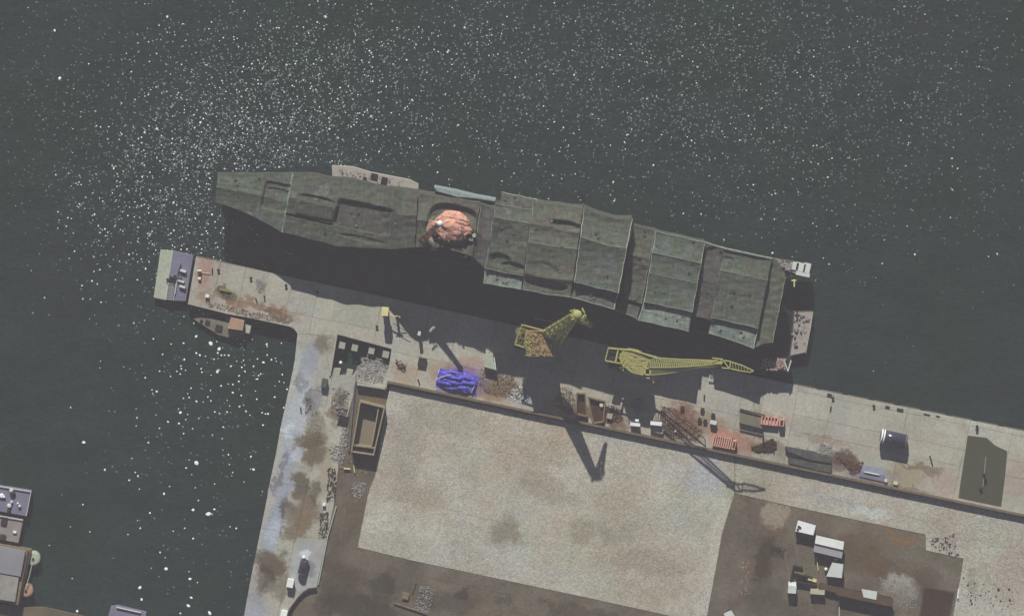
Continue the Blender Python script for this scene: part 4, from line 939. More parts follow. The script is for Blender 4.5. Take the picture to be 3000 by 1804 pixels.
debris('rubble', 'pale slide of rubble inside the opening under the broken edge', [(1062,1050),(1085,1036),(1110,1050),(1138,1056),(1136,1082),(1100,1075),(1060,1078)], .6, 180, M['rubble_pale'], .3, 1.0, 1.6, seed=12)

# ---------------------------------------------------------------- things on the quay
def crate(name, label, cat, x, y, z1, lx, ly, m, rz=QA, grp=None, z0=3.02, lid=None):
    p = P(x, y, z1); t = thing(name, label, cat, (p.x,p.y,z0), grp)
    MB().box((p.x,p.y,z0), lx, ly, z1-z0-.12, rz).build('body', m, t)
    MB().box((p.x,p.y,z1-.12), lx+.1, ly+.1, .12, rz).build('lid', lid or m, t)
    return t
# blue tarpaulin heap
tb = MB(); N_ = 40; gr = {}
for i in range(N_+1):
    for j in range(N_+1):
        u, v = i/N_*2-1, j/N_*2-1; rr_ = max(abs(u)**3+abs(v)**3, 0)
        e = 1+.13*mnoise.noise(Vector((math.atan2(v,u)*2, 3, 1)))
        q = c = P(1340,1118,3) + ux*(u*5.0*e) + uy*(v*2.5*e)
        hgt = max(0, 1-rr_)**.5*1.3*(.6+.8*(mnoise.noise(Vector((u*2.2,v*4,2)))+.4)) + .25*mnoise.noise(Vector((u*7,v*9,5)))*(1-rr_ > 0)
        gr[i,j] = Vector((q.x,q.y,3.02+max(0, hgt)+ (.02 if abs(u) < 1 else 0)))
tb.add([gr[i,j] for i in range(N_+1) for j in range(N_+1)], [(i*(N_+1)+j, (i+1)*(N_+1)+j, (i+1)*(N_+1)+j+1, i*(N_+1)+j+1) for i in range(N_) for j in range(N_)])
tt = thing('tarpaulin', 'crumpled vivid blue tarpaulin heap on the quay below the ship mast shadow', 'tarpaulin', P(1340,1118,3)); tb.build('sheet', M['blue'], tt)
b = MB(); b.path([P(1276,1112,4), P(1290,1105,4.4), P(1322,1096,4.4)], .10, 4); b.path([P(1282,1098,4), P(1288,1078,4)], .09, 4); b.path([P(1380,1150,4), P(1390,1130,4.2)], .09, 4); b.build('tie_rope', M['offwhite'], tt)['kind'] = 'stuff'
debris('scrap', 'heap of brown and grey scrap right of the blue tarpaulin', [(1410,1080),(1500,1100),(1520,1130),(1545,1175),(1420,1150),(1400,1120)], 3.02, 260, M['rubble_brown'], .2, .9, .5, seed=21)
debris('scrap', 'white broken pieces at the edge of the deep shadow', [(1495,1140),(1530,1130),(1552,1165),(1540,1185),(1500,1178)], 3.02, 90, M['offwhite'], .2, .7, .5, seed=22)
for (x, y, l) in ((1168,1068,'dark oval scrap clump on the tan deck left'),(1181,1078,'narrow dark scrap clump beside the oval clump')):
    debris('scrap_clump', l, [(x-8,y-14),(x+8,y-12),(x+9,y+16),(x-5,y+14)], 3.02, 34, M['rubble_dark'], .2, .7, .4, seed=int(x))
crate('machinery_box', 'dark square machinery box on the tan deck near the boundary wall', 'box', 1237,1060,3.9, 1.9, 1.9, M['steel_dark'])
# pale pieces inside the ship shadow
crate('equipment_box', 'small pale box in the ship shadow right of the small crane', 'box', 1228,977,6.5,.6,.8,M['offwhite'])
o = MB(); 
for i in range(4): o.tube(P(1258+i*4,968-i*4,6.5), P(1262+i*4,972-i*4,6.5), .12, 4)
o.tube(P(1258,968,6.5), P(1270,956,6.5), .1, 4); p = P(1264,962,6.5); o.tube((p.x,p.y,3.02), (p.x,p.y,6.5), .12, 4)
o = o.build('step_ladder', M['offwhite'], origin=(p.x,p.y,3)); tag(o, 'small pale step ladder standing in the ship shadow', 'ladder')
# pale tilted gangway at 1440,1060
gw = thing('gangway', 'short pale gangway rising at the edge of the ship shadow', 'gangway', P(1440,1065,3))
MB().prism(poly([(1424,1038),(1446,1040),(1452,1083),(1418,1074)], 5.2), 3.02, 5.2).build('deck_plate', M['pontoon_pale'], gw)
b = MB(); b.path([P(1447,1040,6), P(1453,1083,6)], .15, 4); b.build('handrail', M['offwhite'], gw)
# machinery between the crane tracks
hp = thing('hopper', 'open dark red hopper on the quay left of the twin', 'hopper', P(1702,1180,3), 'dark open hoppers on the quay')
def open_box(t, pts, z1, th, mr, mi, zi=3.3):
    q = poly(pts, z1); n = len(q)
    for i in range(n):
        a, b_ = q[i], q[(i+1) % n]; m_ = (a+b_)/2; d = b_-a
        MB().box((m_.x,m_.y,3.02), d.length, th, z1-3.02, math.atan2(d.y,d.x)).build('side_wall', mr, t)
    MB().prism(q, 3.02, zi).build('floor', mi, t)
open_box(hp, [(1690,1152),(1714,1154),(1720,1220),(1688,1212)], 4.6, .3, M['concrete_tan'], M['rust_red'])
hp2 = thing('hopper', 'wider open dark red hopper with spoked rim on the quay', 'hopper', P(1752,1200,3), 'dark open hoppers on the quay')
open_box(hp2, [(1724,1164),(1772,1176),(1768,1235),(1738,1240),(1730,1200)], 4.4, .3, M['concrete_tan'], M['rust_red'])
crate('pump_box', 'pale square pump box south of the spoked hopper', 'box', 1786,1219,4.0,1.2,1.1,M['concrete'])
for (x, y, l) in ((1762,1187,'small white drum beside the spoked hopper'),(1792,1190,'pale round drum on the brown quay, upper right of the pump box')):
    p = P(x, y, 4); o = MB().lathe((p.x,p.y,3.02), [(.5,0),(.5,.9),(.4,1.0)], 12).build('drum', M['offwhite'], origin=(p.x,p.y,3)); tag(o, l, 'drum')
debris('scrap', 'tangle of brown scrap at the foot of the left crane', [(1648,1130),(1680,1150),(1690,1215),(1640,1200),(1615,1180)], 3.02, 130, M['rubble_brown'], .2, .9, .4, seed=31)
debris('scrap', 'dark clutter left of the white bar container', [(1775,1190),(1825,1200),(1822,1238),(1780,1232)], 3.02, 90, M['rubble_dark'], .2, .8, .6, seed=32)
# bright white bars: white lids paint the glint on metal boxes
for (x, y, lx, ly, l) in ((1861,1243,2.3,.7,'short bright white container against the quay wall, left one of two'),(1922,1240,2.7,.85,'longer bright white container against the quay wall, right one of two'),(1866,1231,.8,.5,'tiny white box just above the left white container')):
    crate('container', l, 'container', x, y, 5.3 if lx > 1 else 5.0, lx, ly, M['steel'], lid=M['white'], rz=QA+R(6))
crate('roof_panel', 'narrow bluish panel standing upright in the deep crane shadow', 'panel', 1866,1190,5.2,.9,3.4,M['lavender'], rz=QA)
crate('hut', 'low pale hut roof at the wall below the right white container', 'hut', 1925,1258,4.0,3.0,1.4,M['concrete'])
# rusty net heap, red trucks
debris('scrap', 'rusty red heap of nets and rope on the quay by the long crane', [(1938,1190),(1975,1195),(2020,1230),(2060,1265),(2040,1290),(1950,1270),(1935,1225)], 3.02, 420, mat('rusty_net', alb(108,82,76), var=.4, scale=1.2, c2=alb(140,116,104), finev=.4), .2, .9, .35, seed=41)
p = P(1979,1264,4); o = MB().ball((p.x,p.y,3.3), .35, 10).build('buoy', M['white'], origin=(p.x,p.y,3)); tag(o, 'small white buoy lying on the rusty red heap', 'buoy')
def truck(label, x, y, L_, W_, cabl, mbody, mcab, rz, group=None, name='truck', ribs=6, low=False):
    p = P(x, y, 4.4); t = thing(name, label, 'truck', (p.x,p.y,3.02), group); ex = Vector((math.cos(rz), math.sin(rz), 0)); ey = Vector((-ex.y, ex.x, 0))
    c = Vector((p.x,p.y,0)); bc = c-ex*(cabl/2+.15)
    MB().box((bc.x,bc.y,3.7), L_-cabl-.3, W_, .15, rz).build('load_bed', mbody, t)
    for s_ in (-1, 1):
        q = bc+ey*(s_*(W_/2-.05)); MB().box((q.x,q.y,3.85), L_-cabl-.3, .1, .6, rz).build('side_board', mbody, t)
    for i in range(ribs):
        q = bc+ex*((i/(ribs-1)-.5)*(L_-cabl-.4)); MB().box((q.x,q.y,4.15), .28, W_-.1, .35, rz).build('cross_rib', mbody, t)
    q = c+ex*(L_/2-cabl/2); cb_ = MB().box((q.x,q.y,3.6), cabl, W_*.95, 1.5, rz, 0, .9).build('cab', mcab, t)
    MB().box((q.x,q.y,5.1), cabl*.5, W_*.6, .08, rz).build('roof_hatch', M['steel_dark'], cb_)
    q2 = q+ex*(cabl/2-.02); MB().box((q2.x,q2.y,4.3), .12, W_*.8, .5, rz).build('windscreen', M['rubber'], cb_)
    for k in (-.36, -.1, .36):
        for s_ in (-1, 1):
            w_ = c+ex*(k*L_)+ey*(s_*(W_/2-.12)); wh = MB()
            wh.tube((w_.x-ey.x*.14, w_.y-ey.y*.14, 3.5), (w_.x+ey.x*.14, w_.y+ey.y*.14, 3.5), .48, 12); wh.build('wheel', M['rubber'], t)
    return t
truck('orange flatbed truck with ribbed bed and boxy cab on the east quay', 2264, 1234, 5.6, 2.0, 1.3, M['orange'], M['orange'], QA+R(6))
truck('orange tarped truck standing against the low wall', 2122, 1296, 5.6, 2.6, .9, M['orange'], M['salmon'], QA, ribs=9)
debris('scrap', 'orange scrap strewn along the wall below the tarped truck', [(2092,1300),(2155,1312),(2150,1325),(2095,1312)], 3.02, 70, M['orange'], .2, .7, .4, seed=42)
cr_ = crate('van', 'small white topped van on the pale deck above the tarped truck', 'van', 2090,1237,4.6,1.5,.9,M['rubber'],lid=M['offwhite'])
# long platform with dark edges
pf = thing('flat_trailer', 'long low grey flat trailer with dark rims left of the orange truck', 'trailer', P(2200,1230,3))
MB().prism(poly([(2167,1200),(2232,1218),(2232,1256),(2166,1240)], 4.1), 3.4, 4.1).build('trailer_bed', mat('trailer_bed', alb(122,118,106), var=.1, scale=.4), pf)
b = MB(); b.tube(P(2168,1198,4.5), P(2240,1216,4.5), .2, 4); b.build('front_rail', M['rubber'], pf)
b = MB(); b.tube(P(2166,1240,4.5), P(2236,1257,4.5), .2, 4); b.build('rear_rail', M['rubber'], pf)
for x, y in ((1999,1195),(2058,1201),(2050,1230),(2066,1234),(2089,1216)):
    o = crate('small_crate', {1999:'dark little crate nearest the rusty red heap',2058:'dark little crate top middle of the pale deck',2050:'left of two dark crates side by side',2066:'right of two dark crates side by side',2089:'dark crate just above the white topped van'}[x], 'crate', x, y, 3.7, .8, .9, M['steel_dark'], grp='dark crates on the pale deck')
b = MB(); b.tube(P(1945,1190,4.5), P(2065,1285,4.5), .14, 4); b.tube(P(1945,1190,4.5), P(1945,1190,3), .14, 4); b.tube(P(2065,1285,4.5), P(2065,1285,3), .14, 4); o = b.build('pipe', M['steel_dark'], origin=P(2000,1240,3)); tag(o, 'long dark pipe laid diagonally over the rusty red heap', 'pipe')
debris('scrap', 'dark heap of tangled steel below the orange flatbed truck', [(2200,1310),(2232,1300),(2262,1285),(2275,1300),(2268,1322),(2225,1322)], 3.02, 200, M['rubble_dark'], .2, 1.0, 1.0, seed=51, rot=QA+.3, long=1.8)
b = MB(); b.tube(P(2235,1258,4), P(2236,1300,4), .18, 4); o = b.build('steel_beam', M['steel_dark'], origin=P(2236,1280,3)); o.location.z += 0; tag(o, 'dark upright steel beam beside the tangled steel heap', 'beam')
# ramped strips at 2300-2440 x 1300-1390
rs_ = thing('covered_stack', 'long stack under dark grey cover against the wall east of the steel heap', 'stack', P(2370,1345,3))
MB().prism(poly([(2300,1308),(2378,1322),(2436,1340),(2434,1356),(2370,1346),(2310,1322)], 4.6), 3.02, 4.6).build('cover', M['net_dark'], rs_)
MB().prism(poly([(2308,1340),(2436,1362),(2434,1384),(2400,1378),(2312,1356)], 4.2), 3.02, 4.2).build('cover', M['net_dark'], rs_)
debris('scrap', 'dark scrap and charred poles beside the bluish pad', [(2452,1338),(2480,1345),(2510,1355),(2530,1350),(2520,1385),(2492,1388),(2480,1370)], 3.02, 170, mat('charred', alb(104,84,80), var=.4, scale=1.2, finev=.4), .2, .7, .5, seed=52, rot=1.2, long=1.6)
debris('scrap', 'grey and black scrap strip above the dark covered stack', [(2400,1298),(2438,1305),(2440,1340),(2405,1325)], 3.02, 90, M['rubble_pale'], .2, .7, .4, seed=53)
b = MB(); b.prism(poly([(2526,1380),(2592,1392),(2589,1411),(2518,1395)], 3.3), 3.03, 3.3); o = b.build('steel_plate', M['lavender'], origin=P(2550,1395,3)); tag(o, 'pale bluish steel plate lying on the quay near the wall', 'plate')
b = MB(); b.tube(P(2532,1381,3.6), P(2576,1390,3.6), .14, 4); o = b.build('pipe', M['white'], origin=P(2550,1385,3)); tag(o, 'bright white pipe on the pale bluish steel plate', 'pipe')
crate('barrel_pallet', 'tiny white pallet at the wall right of the bluish plate', 'pallet', 2595,1407,3.8,.6,.6,M['offwhite'])
crate('barrel_pallet', 'tiny yellowish pallet at the wall further right of the bluish plate', 'pallet', 2624,1415,3.8,.9,.6,M['pale_yellow'])
# purple tank
def htank(label, px, py, L_, r_, rz, zc, bands=3, name='storage_tank'):
    p = P(px, py, zc); t = thing(name, label, 'tank', (p.x,p.y,3.02)); c = Vector((p.x,p.y,zc))
    prof = [(.02,-L_/2-.35),(r_*.55,-L_/2-.25),(r_*.85,-L_/2-.08),(r_,-L_/2+.1),(r_,L_/2-.1),(r_*.85,L_/2+.08),(r_*.55,L_/2+.25),(.02,L_/2+.35)]
    MB().lathe(c, prof, 28, 'X', rz).build('shell', M['tank'], t, smooth=True)
    ex = Vector((math.cos(rz), math.sin(rz), 0))
    for k in (-1, 1):
        q = c+ex*(k*L_*.32); MB().box((q.x,q.y,3.02), .5, r_*1.7, zc-r_*.75-3.02+.1, rz).build('saddle', M['concrete_dark'], t)
    for k in (-.47, .47):
        q = c+ex*(k*L_); MB().lathe(q, [(r_+.06,-.09),(r_+.06,.09)], 28, 'X', rz).build('hoop', M['steel'], t)
    MB().lathe((c.x,c.y,zc+r_-.05), [(.3,0),(.3,.3),(.1,.32)], 10).build('manhole', M['steel_dark'], t)
    return t
htank('glossy dark purple tank lying on the open east quay', 2618, 1285, 6.2, 1.75, QA, 5.0)
tk = htank('glossy dark upright looking tank lying on the whitish pad of the mole', 888, 1660, 3.6, 1.0, QA-R(92), 4.2)
b = MB(); p = P(890,1632,5.4); b.ball((p.x,p.y,5.2), .5, 10); b.build('vent_cap', M['white'], tk)  # white ball stands in for the specular glint at the tank's end
# ladders, posts on the quay
for (x, y, x2, y2, l, mm) in ((2724,1334,2732,1362,'dark pole lying on the quay right of the purple tank','steel_dark'),(2435,1190,2433,1203,'short dark pole at the slab joint west of the tank','steel_dark'),(2064,1155,2063,1172,'dark pole on the pale deck at the shadow corner','steel_dark'),(749,873,753,885,'left of two short dark poles on the pier deck','steel_dark'),(775,865,776,881,'right of two short dark poles on the pier deck','steel_dark'),(622,786,622,802,'dark pole near the rusty end of the pier','steel_dark'),(881,1192,882,1208,'dark pole on the blue-white mole deck','steel_dark'),(1225,1110,1229,1125,'dark pole against the boundary wall left of the blue tarpaulin','steel_dark'),(2888,1337,2880,1425,'long pale cable trench line along the asphalt strip','concrete')):
    b = MB(); b.tube(P(x,y,3.25), P(x2,y2,3.25), .17 if mm != 'concrete' else .09, 5); o = b.build('pole', M[mm], origin=P(x,y,3)); tag(o, l, 'pole')
for (x, y, l) in ((2883,1390,'dark drum on the asphalt strip beside the cable'),(2887,1404,'lower dark drum on the asphalt strip'),(2874,1432,'dark drum at the wall end of the asphalt strip'),(2863,1249,'black drum on the pale quay edge above the asphalt strip')):
    p = P(x,y,3.8); o = MB().lathe((p.x,p.y,3.05), [(.32,0),(.32,.8),(.25,.85)], 10).build('drum', M['rubber'], origin=(p.x,p.y,3)); tag(o, l, 'drum')
for (x, y, lx, ly, l) in ((2430,1158,1.1,.9,'dark hatch at the north edge of the open quay, westernmost'),(2637,1201,1.6,.8,'wide dark hatch at the quay edge above the tank'),(2600,1193,1.1,.7,'dark hatch with pale ring left of the wide hatch'),(2715,1214,1.6,.35,'thin dark grating at the quay edge'),(2748,1219,1.0,.3,'short thin grating east of the longer one')):
    b = MB(); p = P(x,y,3.1); b.box((p.x,p.y,3.03), lx, ly, .12, QA); o = b.build('deck_hatch', M['steel_dark'], origin=(p.x,p.y,3)); tag(o, l, 'hatch')
# pier head clutter
t = thing('winch', 'small lit winch on the reddish rusty patch at the pier end', 'winch', P(586,800,3))
p = P(584,802,4); MB().box((p.x,p.y,3.03), .7, 1.0, .8, .2).build('winch_frame', M['rust_red'], t); MB().tube((p.x-.5,p.y+.7,3.7), (p.x+.5,p.y+.7,3.7), .3, 8).build('winch_drum', M['offwhite'], t)
b = MB(); b.tube(P(588,798,3.3), P(616,801,3.3), .07, 4); o = b.build('rope', M['offwhite'], origin=P(600,800,3)); tag(o, 'thin pale rope running from the winch to a dark pole', 'rope')
for (x, y, s_, l) in ((607,867,.8,'white bright box on the brown pier deck'),(584,815,.6,'small white box just below the winch')):
    crate('gear_box', l, 'box', x, y, 3.8, s_, s_*.8, M['white'])
crate('low_shed', 'low dull green shed roof in the middle of the pier head', 'shed', 660,850,3.5,2.8,.5,M['yellow_dull'])
debris('scrap', 'brown scrap strewn along the south lip of the pier', [(600,880),(640,890),(760,915),(850,940),(845,950),(740,930),(610,898)], 3.02, 240, M['rubble_brown'], .15, .6, .3, seed=61)
debris('scrap', 'grey brush and rope clump midway along the pier', [(750,815),(770,825),(772,850),(762,862),(752,850)], 3.02, 60, M['rubble_pale'], .2, .6, .4, seed=62)
# bin and branch clutter on the mole
crate('mole_box', 'dark square bin on the mole just left of the rubble strip', 'bin', 950,1122,4.6,1.3,2.0,M['net_dark'])
debris('scrap', 'long spread of thin grey branches on the blue-white mole', [(895,1170),(915,1165),(935,1215),(930,1270),(905,1265),(893,1215)], 3.02, 150, M['rubble_pale'], .12, .5, .25, seed=63, long=2)
debris('scrap', 'dark smudged twigs at the head of the branch heap on the mole', [(895,1165),(910,1165),(912,1200),(895,1215)], 3.02, 50, M['rubble_dark'], .12, .5, .3, seed=64)
# rubble band between the mole and the yard
for k, (pg, n_, mm, l, hm) in enumerate([
 ([(972,1135),(1025,1140),(1018,1200),(1005,1235),(970,1215)], 200, 'rubble_brown', 'brown rubble below the whitish quay corner', .5),
 ([(986,1190),(1018,1190),(1016,1215),(988,1215)], 70, 'rubble_pale', 'bright heap of stones above the square dark pit', 1.2),
 ([(1000,1250),(1022,1250),(1014,1320),(1000,1370),(990,1365),(994,1300)], 170, 'rubble_pale', 'chain of pale stones west of the roofless building', .5),
 ([(960,1300),(1000,1305),(995,1350),(975,1355)], 90, 'rubble_pale', 'broken slab pieces beside the chain of stones', .6),
 ([(990,1340),(1080,1345),(1085,1380),(1075,1390),(990,1370)], 150, 'rubble_brown', 'brown rubble below the roofless building', .4),
 ([(960,1370),(985,1370),(985,1470),(958,1470)], 150, 'rubble_dark', 'dark scrap strip along the east edge of the mole', .6),
 ([(938,1500),(962,1500),(958,1575),(932,1575)], 110, 'rubble_dark', 'dark tyres and scrap stacked above the whitish pad', .6),
 ([(1030,1410),(1075,1412),(1068,1450),(1045,1470),(1030,1440)], 110, 'rubble_pale', 'pinkish stone heap south of the roofless building', .5),
 ([(985,1150),(1020,1150),(1010,1190),(995,1190)], 60, 'steel', 'loose grey pipes fanned below the quay corner', .4)]):
    debris('rubble', l, pg, 2.97, n_, M[mm], .2, .8 if mm != 'steel' else .3, hm, seed=70+k, long=1 if mm != 'steel' else 5, rot=1.4)
crate('dark_pit_cover', 'square dark cover left of the roofless building', 'cover', 1005,1233,3.2,2.4,2.4,M['rubber'], z0=2.97)
# rails fence along the mole east edge
b = MB(); b.path([P(985,1482,3.4), P(960,1570,3.4), P(932,1712,3.4)], .18, 4); o = b.build('edge_rail', M['pontoon_pale'], origin=P(960,1570,3)); tag(o, 'pale rail along the east edge of the whitish pad', 'rail')
b = MB(); b.path([P(1043,1112,3.6), P(1038,1140,3.6), P(1022,1320,3.6)], .22, 4); o = b.build('pipeline', M['steel'], origin=P(1030,1200,3)); tag(o, 'grey pipeline running down beside the roofless building', 'pipeline')
b = MB(); b.path([P(1032,1330,3.6), P(1039,1384,3.6)], .15, 4); o = b.build('timber', M['pale_yellow'], origin=P(1036,1356,3)); tag(o, 'pale yellow timber leaning on rubble below the roofless building', 'timber')
b = MB(); b.path([P(1007,1371,3.5), P(1026,1373,3.5)], .25, 4); o = b.build('timber', M['pale_yellow'], origin=P(1016,1372,3)); tag(o, 'short bright timber lying left of the leaning one', 'timber')
# arc wall
aw = thing('curved_wall', 'dark curved retaining wall at the south end of the mole', 'wall', P(880,1745,3))
ap = [(927,1722),(905,1726),(890,1735),(874,1750),(860,1769),(848,1790),(842,1812)]
for q, r_ in zip(ap, ap[1:]):
    a, b_ = P(*q,3.6), P(*r_,3.6); m_ = (a+b_)/2; d = b_-a; MB().box((m_.x,m_.y,2.97), d.length+.1, .35, .9, math.atan2(d.y,d.x)).build('wall_panel', M['steel_dark'], aw)
for (x, y, l) in ((850,1708,'small white hut beside the whitish pad'),(831,1800,'small white hut at the bottom edge of the mole')):
    crate('hut', l, 'hut', x, y, 5.0, 1.5, 1.9, M['white'], rz=QA)
for (x, y, l) in ((949,1477,'small white box at the dark scrap strip'),):
    crate('gear_box', l, 'box', x, y, 3.9, .6, .6, M['white'])

# roofless building in the yard
rb = thing('roofless_building', 'roofless rectangular building with lit wall tops in the dirt yard', 'building', P(1080,1260,3))
def wallseg(t, a, b_, h, th, m, nm='wall'):
    q, r_ = P(*a, 3+h), P(*b_, 3+h); m_ = (q+r_)/2; d = r_-q
    return MB().box((m_.x,m_.y,2.97), d.length+th*.9, th, h+rnd.uniform(0,.02), math.atan2(d.y,d.x)).build(nm, m, t)
wm = mat('old_wall', alb(146,136,118), var=.2, scale=.6, finev=.25)
A_, B_, C_, D_ = (1055,1176), (1126,1194), (1094,1332), (1030,1322)
for q, r_, hh in ((A_,B_,3.2),(B_,C_,3.2),(C_,D_,3.1),(D_,A_,3.2)): wallseg(rb, q, r_, hh, .32, wm)
wallseg(rb, (1110,1190), (1088,1310), 2.8, .3, wm, 'inner_wall'); wallseg(rb, (1036,1304), (1096,1312), 2.9, .3, wm, 'inner_wall')
MB().prism(poly([A_,B_,C_,D_], 3.05), 2.97, 3.05).build('floor', mat('old_floor', alb(130,122,110), var=.1, scale=.4), rb)
b = MB()
for i in range(14): p = P(1060+i*4.6+rnd.uniform(-1,1), 1177+i*1.15, 5.7); b.box((p.x,p.y,5.58), rnd.uniform(.2,.5), .4, rnd.uniform(.1,.4), rnd.random())
b.build('wall_crumble', M['rubble_pale'], rb)['kind'] = 'stuff'

# yard buildings, lower right
def hut(label, quad, z1, mroof, gable=False, name='hut', cat='hut', mroof2=None):
    q = poly(quad, z1); c = sum(q, Vector((0,0)))/4; t = thing(name, label, cat, (c.x,c.y,2.98))
    q2 = [c+(v-c)*.95 for v in q]; MB().prism(q2, 2.97, z1-.15).build('wall', M['steel_dark'], t)
    if not gable:
        MB().prism(q, z1-.15, z1).build('roof', mroof, t)
    else:
        a, b_, c_, d_ = [Vector((*v, z1-.15)) for v in q]; r0 = (a+d_)/2+Vector((0,0,.55)); r1 = (b_+c_)/2+Vector((0,0,.55))
        dn = Vector((0,0,-.12))
        for w4, mm in (((a,b_,r1,r0), mroof), ((r0+Vector((0,0,.0)),r1,c_,d_), mroof2 or mroof)):
            MB().add([v for v in w4]+[v+dn for v in w4], [(0,1,2,3),(7,6,5,4),(0,4,5,1),(1,5,6,2),(2,6,7,3),(3,7,4,0)]).build('roof_slope', mm, t)
        MB().tube(r0+Vector((0,0,.05)), r1+Vector((0,0,.05)), .14, 4).build('ridge', M['steel_dark'], t)
    return t
for k_ in (-.49, -.40):
    e_ = Vector((math.cos(QA), math.sin(QA), 0)); t_ = [o for o in bpy.data.objects if o.get('label','').startswith('glossy dark purple')][0]; q_ = P(2618,1285,5.0)+e_*(6.2*k_)
    MB().lathe(q_, [(1.84,-.16),(1.84,.16)], 28, 'X', QA).build('end_band', M['white'], t_)  # white bands paint the sun glint on the tank's left end
h1 = hut('small hut with flat white roof in the dirt yard, upper left of the group', [(2338,1523),(2390,1538),(2383,1567),(2330,1555)], 5.4, M['white'])
for (x, y) in ((2340,1541),(2337,1549),(2344,1544)):
    p = P(x, y, 5.5); MB().box((p.x,p.y,5.4), .5, .35, .3, .4).build('vent', M['steel_dark'], h1)
hut('long gabled shed with off-white roof and dark ridge in the dirt yard', [(2391,1567),(2473,1586),(2466,1635),(2383,1615)], 5.6, M['offwhite'], True, 'shed', 'shed', mat('roof_shaded_tin', alb(186,182,186), var=.06, scale=.6))
h3 = hut('tapering hut with white roof below the gabled shed', [(2438,1647),(2471,1652),(2466,1692),(2421,1687)], 5.8, M['offwhite'])
p = P(2449,1638,4.2); o = MB().lathe((p.x,p.y,2.97), [(.3,0),(.3,1.1),(.15,1.2)], 10).build('barrel', M['white'], origin=(p.x,p.y,3)); tag(o, 'white barrel between the gabled shed and the tapering hut', 'barrel')
p = P(2420,1667,4.2); o = MB().lathe((p.x,p.y,2.97), [(.35,0),(.35,1.0),(.15,1.1)], 10).build('barrel', M['white'], origin=(p.x,p.y,3)); tag(o, 'white barrel at the left side of the tapering hut', 'barrel')
v4 = thing('van', 'parked white van in the yard below the dark wall corner', 'van', P(2321,1723,3))
p = P(2321,1726,5.6); MB().box((p.x,p.y,3.4), 2.0, 1.9, 2.1, -.08).build('cargo_box', M['offwhite'], v4)
q = P(2321,1711,4.8); MB().box((q.x,q.y,3.3), 1.9, .9, 1.6, -.08).build('cab', M['white'], v4)
for sx in (-1, 1):
    for yy in (1711, 1734):
        r_ = P(2321+sx*11, yy, 3.4); MB().tube((r_.x-.12,r_.y,3.4), (r_.x+.12,r_.y,3.4), .4, 10).build('wheel', M['rubber'], v4)
ctn = crate('container', 'pale yellowish container lying beside the white van', 'container', 2395,1733,4.9,3.4,1.1,mat('cream', alb(176,174,150), var=.15), rz=QA+R(8), z0=2.97)
hut('long low shed with dark brown roof along the bottom of the yard', [(2400,1706),(2520,1733),(2516,1752),(2396,1722)], 4.6, M['roof_brown'], name='shed', cat='shed')
ls = hut('long low dark roofed shed ending in a white panel', [(2456,1722),(2618,1752),(2612,1776),(2450,1742)], 5.6, M['roof_brown'], name='shed', cat='shed')
MB().prism(poly([(2524,1724),(2570,1732),(2567,1756),(2530,1748)], 5.75), 5.59, 5.75).build('roof_panel', M['offwhite'], ls)
yw = thing('corner_wall', 'dark L shaped wall corner beside the white van', 'wall', P(2325,1680,3))
wallseg(yw, (2326,1658), (2350,1663), 1.6, .3, M['steel_dark'], 'wall_panel'); wallseg(yw, (2326,1658), (2316,1706), 1.6, .3, M['steel_dark'], 'wall_panel'); wallseg(yw, (2332,1679), (2380,1692), 1.4, .3, M['steel_dark'], 'wall_panel'); wallseg(yw, (2334,1704), (2390,1712), 1.3, .3, M['steel_dark'], 'wall_panel')
for (x, y, lx, ly, mm, l) in ((2375,1695,1.2,.7,'pale_yellow','small yellowish crate behind the dark wall corner'),(2387,1700,.8,.6,'pale_yellow','tiny yellowish crate right of the other yellowish one'),(2342,1678,2.4,.4,'concrete_tan','tan beam on top of the dark wall corner')):
    crate('yard_crate', l, 'crate', x, y, 4.2, lx, ly, M[mm], z0=2.97)
hut('white roofed hut cut by the bottom edge below the apron corner', [(2120,1796),(2142,1786),(2158,1812),(2132,1824)], 5.2, M['offwhite'])
b = MB(); b.tube(P(2392,1632,3.4), P(2397,1670,3.4), .12, 4); o = b.build('timber', M['pale_yellow'], origin=P(2395,1650,3)); tag(o, 'thin pale timber lying south of the gabled shed', 'timber')
b = MB(); b.tube(P(2458,1756,3.3), P(2459,1804,3.3), .12, 4); o = b.build('timber', M['offwhite'], origin=P(2458,1780,3)); tag(o, 'thin whitish pole at the bottom of the yard below the dark sheds', 'pole')
debris('rubble', 'pale rubble scattered right of the white roofed sheds', [(2570,1690),(2640,1700),(2690,1730),(2680,1790),(2640,1780),(2600,1740)], 2.97, 260, M['rubble_pale'], .15, .55, .25, seed=81)
debris('rubble', 'dark charred pile left of the huts', [(2255,1600),(2300,1605),(2295,1635),(2262,1620)], 2.97, 80, M['rubble_dark'], .15, .6, .4, seed=82)
debris('rubble', 'brown stones along the west side of the yard', [(2165,1450),(2150,1600),(2120,1700),(2135,1700),(2165,1600)], 2.97, 60, M['rubble_brown'], .15, .4, .2, seed=83)
debris('rubble', 'pale rubble line left of the dark trench in the yard', [(2175,1640),(2195,1635),(2190,1720),(2200,1740),(2160,1745)], 2.97, 90, M['rubble_pale'], .15, .5, .25, seed=84)
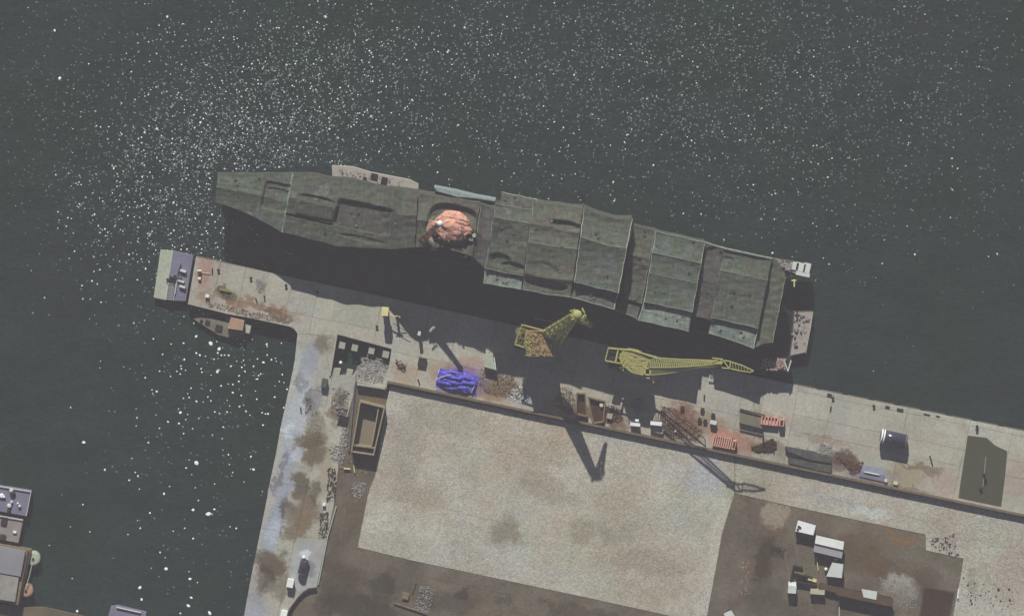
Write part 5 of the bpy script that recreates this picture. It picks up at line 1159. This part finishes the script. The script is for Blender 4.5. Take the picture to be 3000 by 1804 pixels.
debris('scrap', 'black and white scrap on the speckled apron by its notch', [(2712,1570),(2725,1580),(2800,1560),(2800,1610),(2820,1630),(2740,1612)], 3.08, 60, M['rubble_dark'], .15, .6, .3, seed=85, rot=1.4, long=2)
debris('scrap', 'small dark scrap dotted over the far right apron', [(2815,1690),(2860,1680),(2990,1740),(2990,1790),(2830,1790)], 3.08, 26, M['rubble_dark'], .3, .8, .5, seed=86)
b = MB(); b.tube(P(2808,1725,3.5), P(2806,1752,3.5), .22, 4); o = b.build('timber', M['white'], origin=P(2807,1740,3)); tag(o, 'white post lying on the dirt edge at the far right', 'post')
# bottom middle
crate('inspection_cover', 'pale square concrete chamber in the dark ground at bottom left of the yard', 'chamber', 1188,1745,3.6,1.5,1.5,M['concrete'], z0=2.97, lid=M['concrete_tan'])
debris('rubble', 'whitish stone heap in the dark ground beside the square chamber', [(1228,1716),(1262,1716),(1268,1760),(1255,1795),(1210,1785),(1225,1750)], 2.97, 320, M['rubble_pale'], .2, .6, .9, seed=87)
b = MB(); b.tube(P(1218,1702,3.5), P(1206,1735,3.5), .12, 4); o = b.build('pole', M['steel'], origin=P(1210,1720,3)); tag(o, 'thin leaning pole between the chamber and the stone heap', 'pole')
b = MB(); b.tube(P(1155,1765,3.4), P(1250,1797,3.4), .18, 4); o = b.build('pipe', M['concrete_tan'], origin=P(1200,1780,3)); tag(o, 'long tan pipe lying below the square chamber', 'pipe')
# kerb edge of the aprons
# floating gangway ladder under the long crane
b = MB(); b.tube(P(2081,1084,3.6), P(2078,1113,3.6), .1, 4); b.tube(P(2087,1084,3.6), P(2090,1114,3.6), .1, 4)
for i in range(5): b.tube(P(2080,1088+i*6,3.6), P(2088,1088+i*6,3.6), .08, 4)
b.tube(P(2076,1113,3.6), P(2092,1114,3.6), .14, 4); o = b.build('ladder', M['offwhite'], origin=P(2084,1100,3)); tag(o, 'pale ladder on the quay edge below the long crane jib', 'ladder')

for o in bpy.data.objects:
    if '_o' in o: del o['_o']
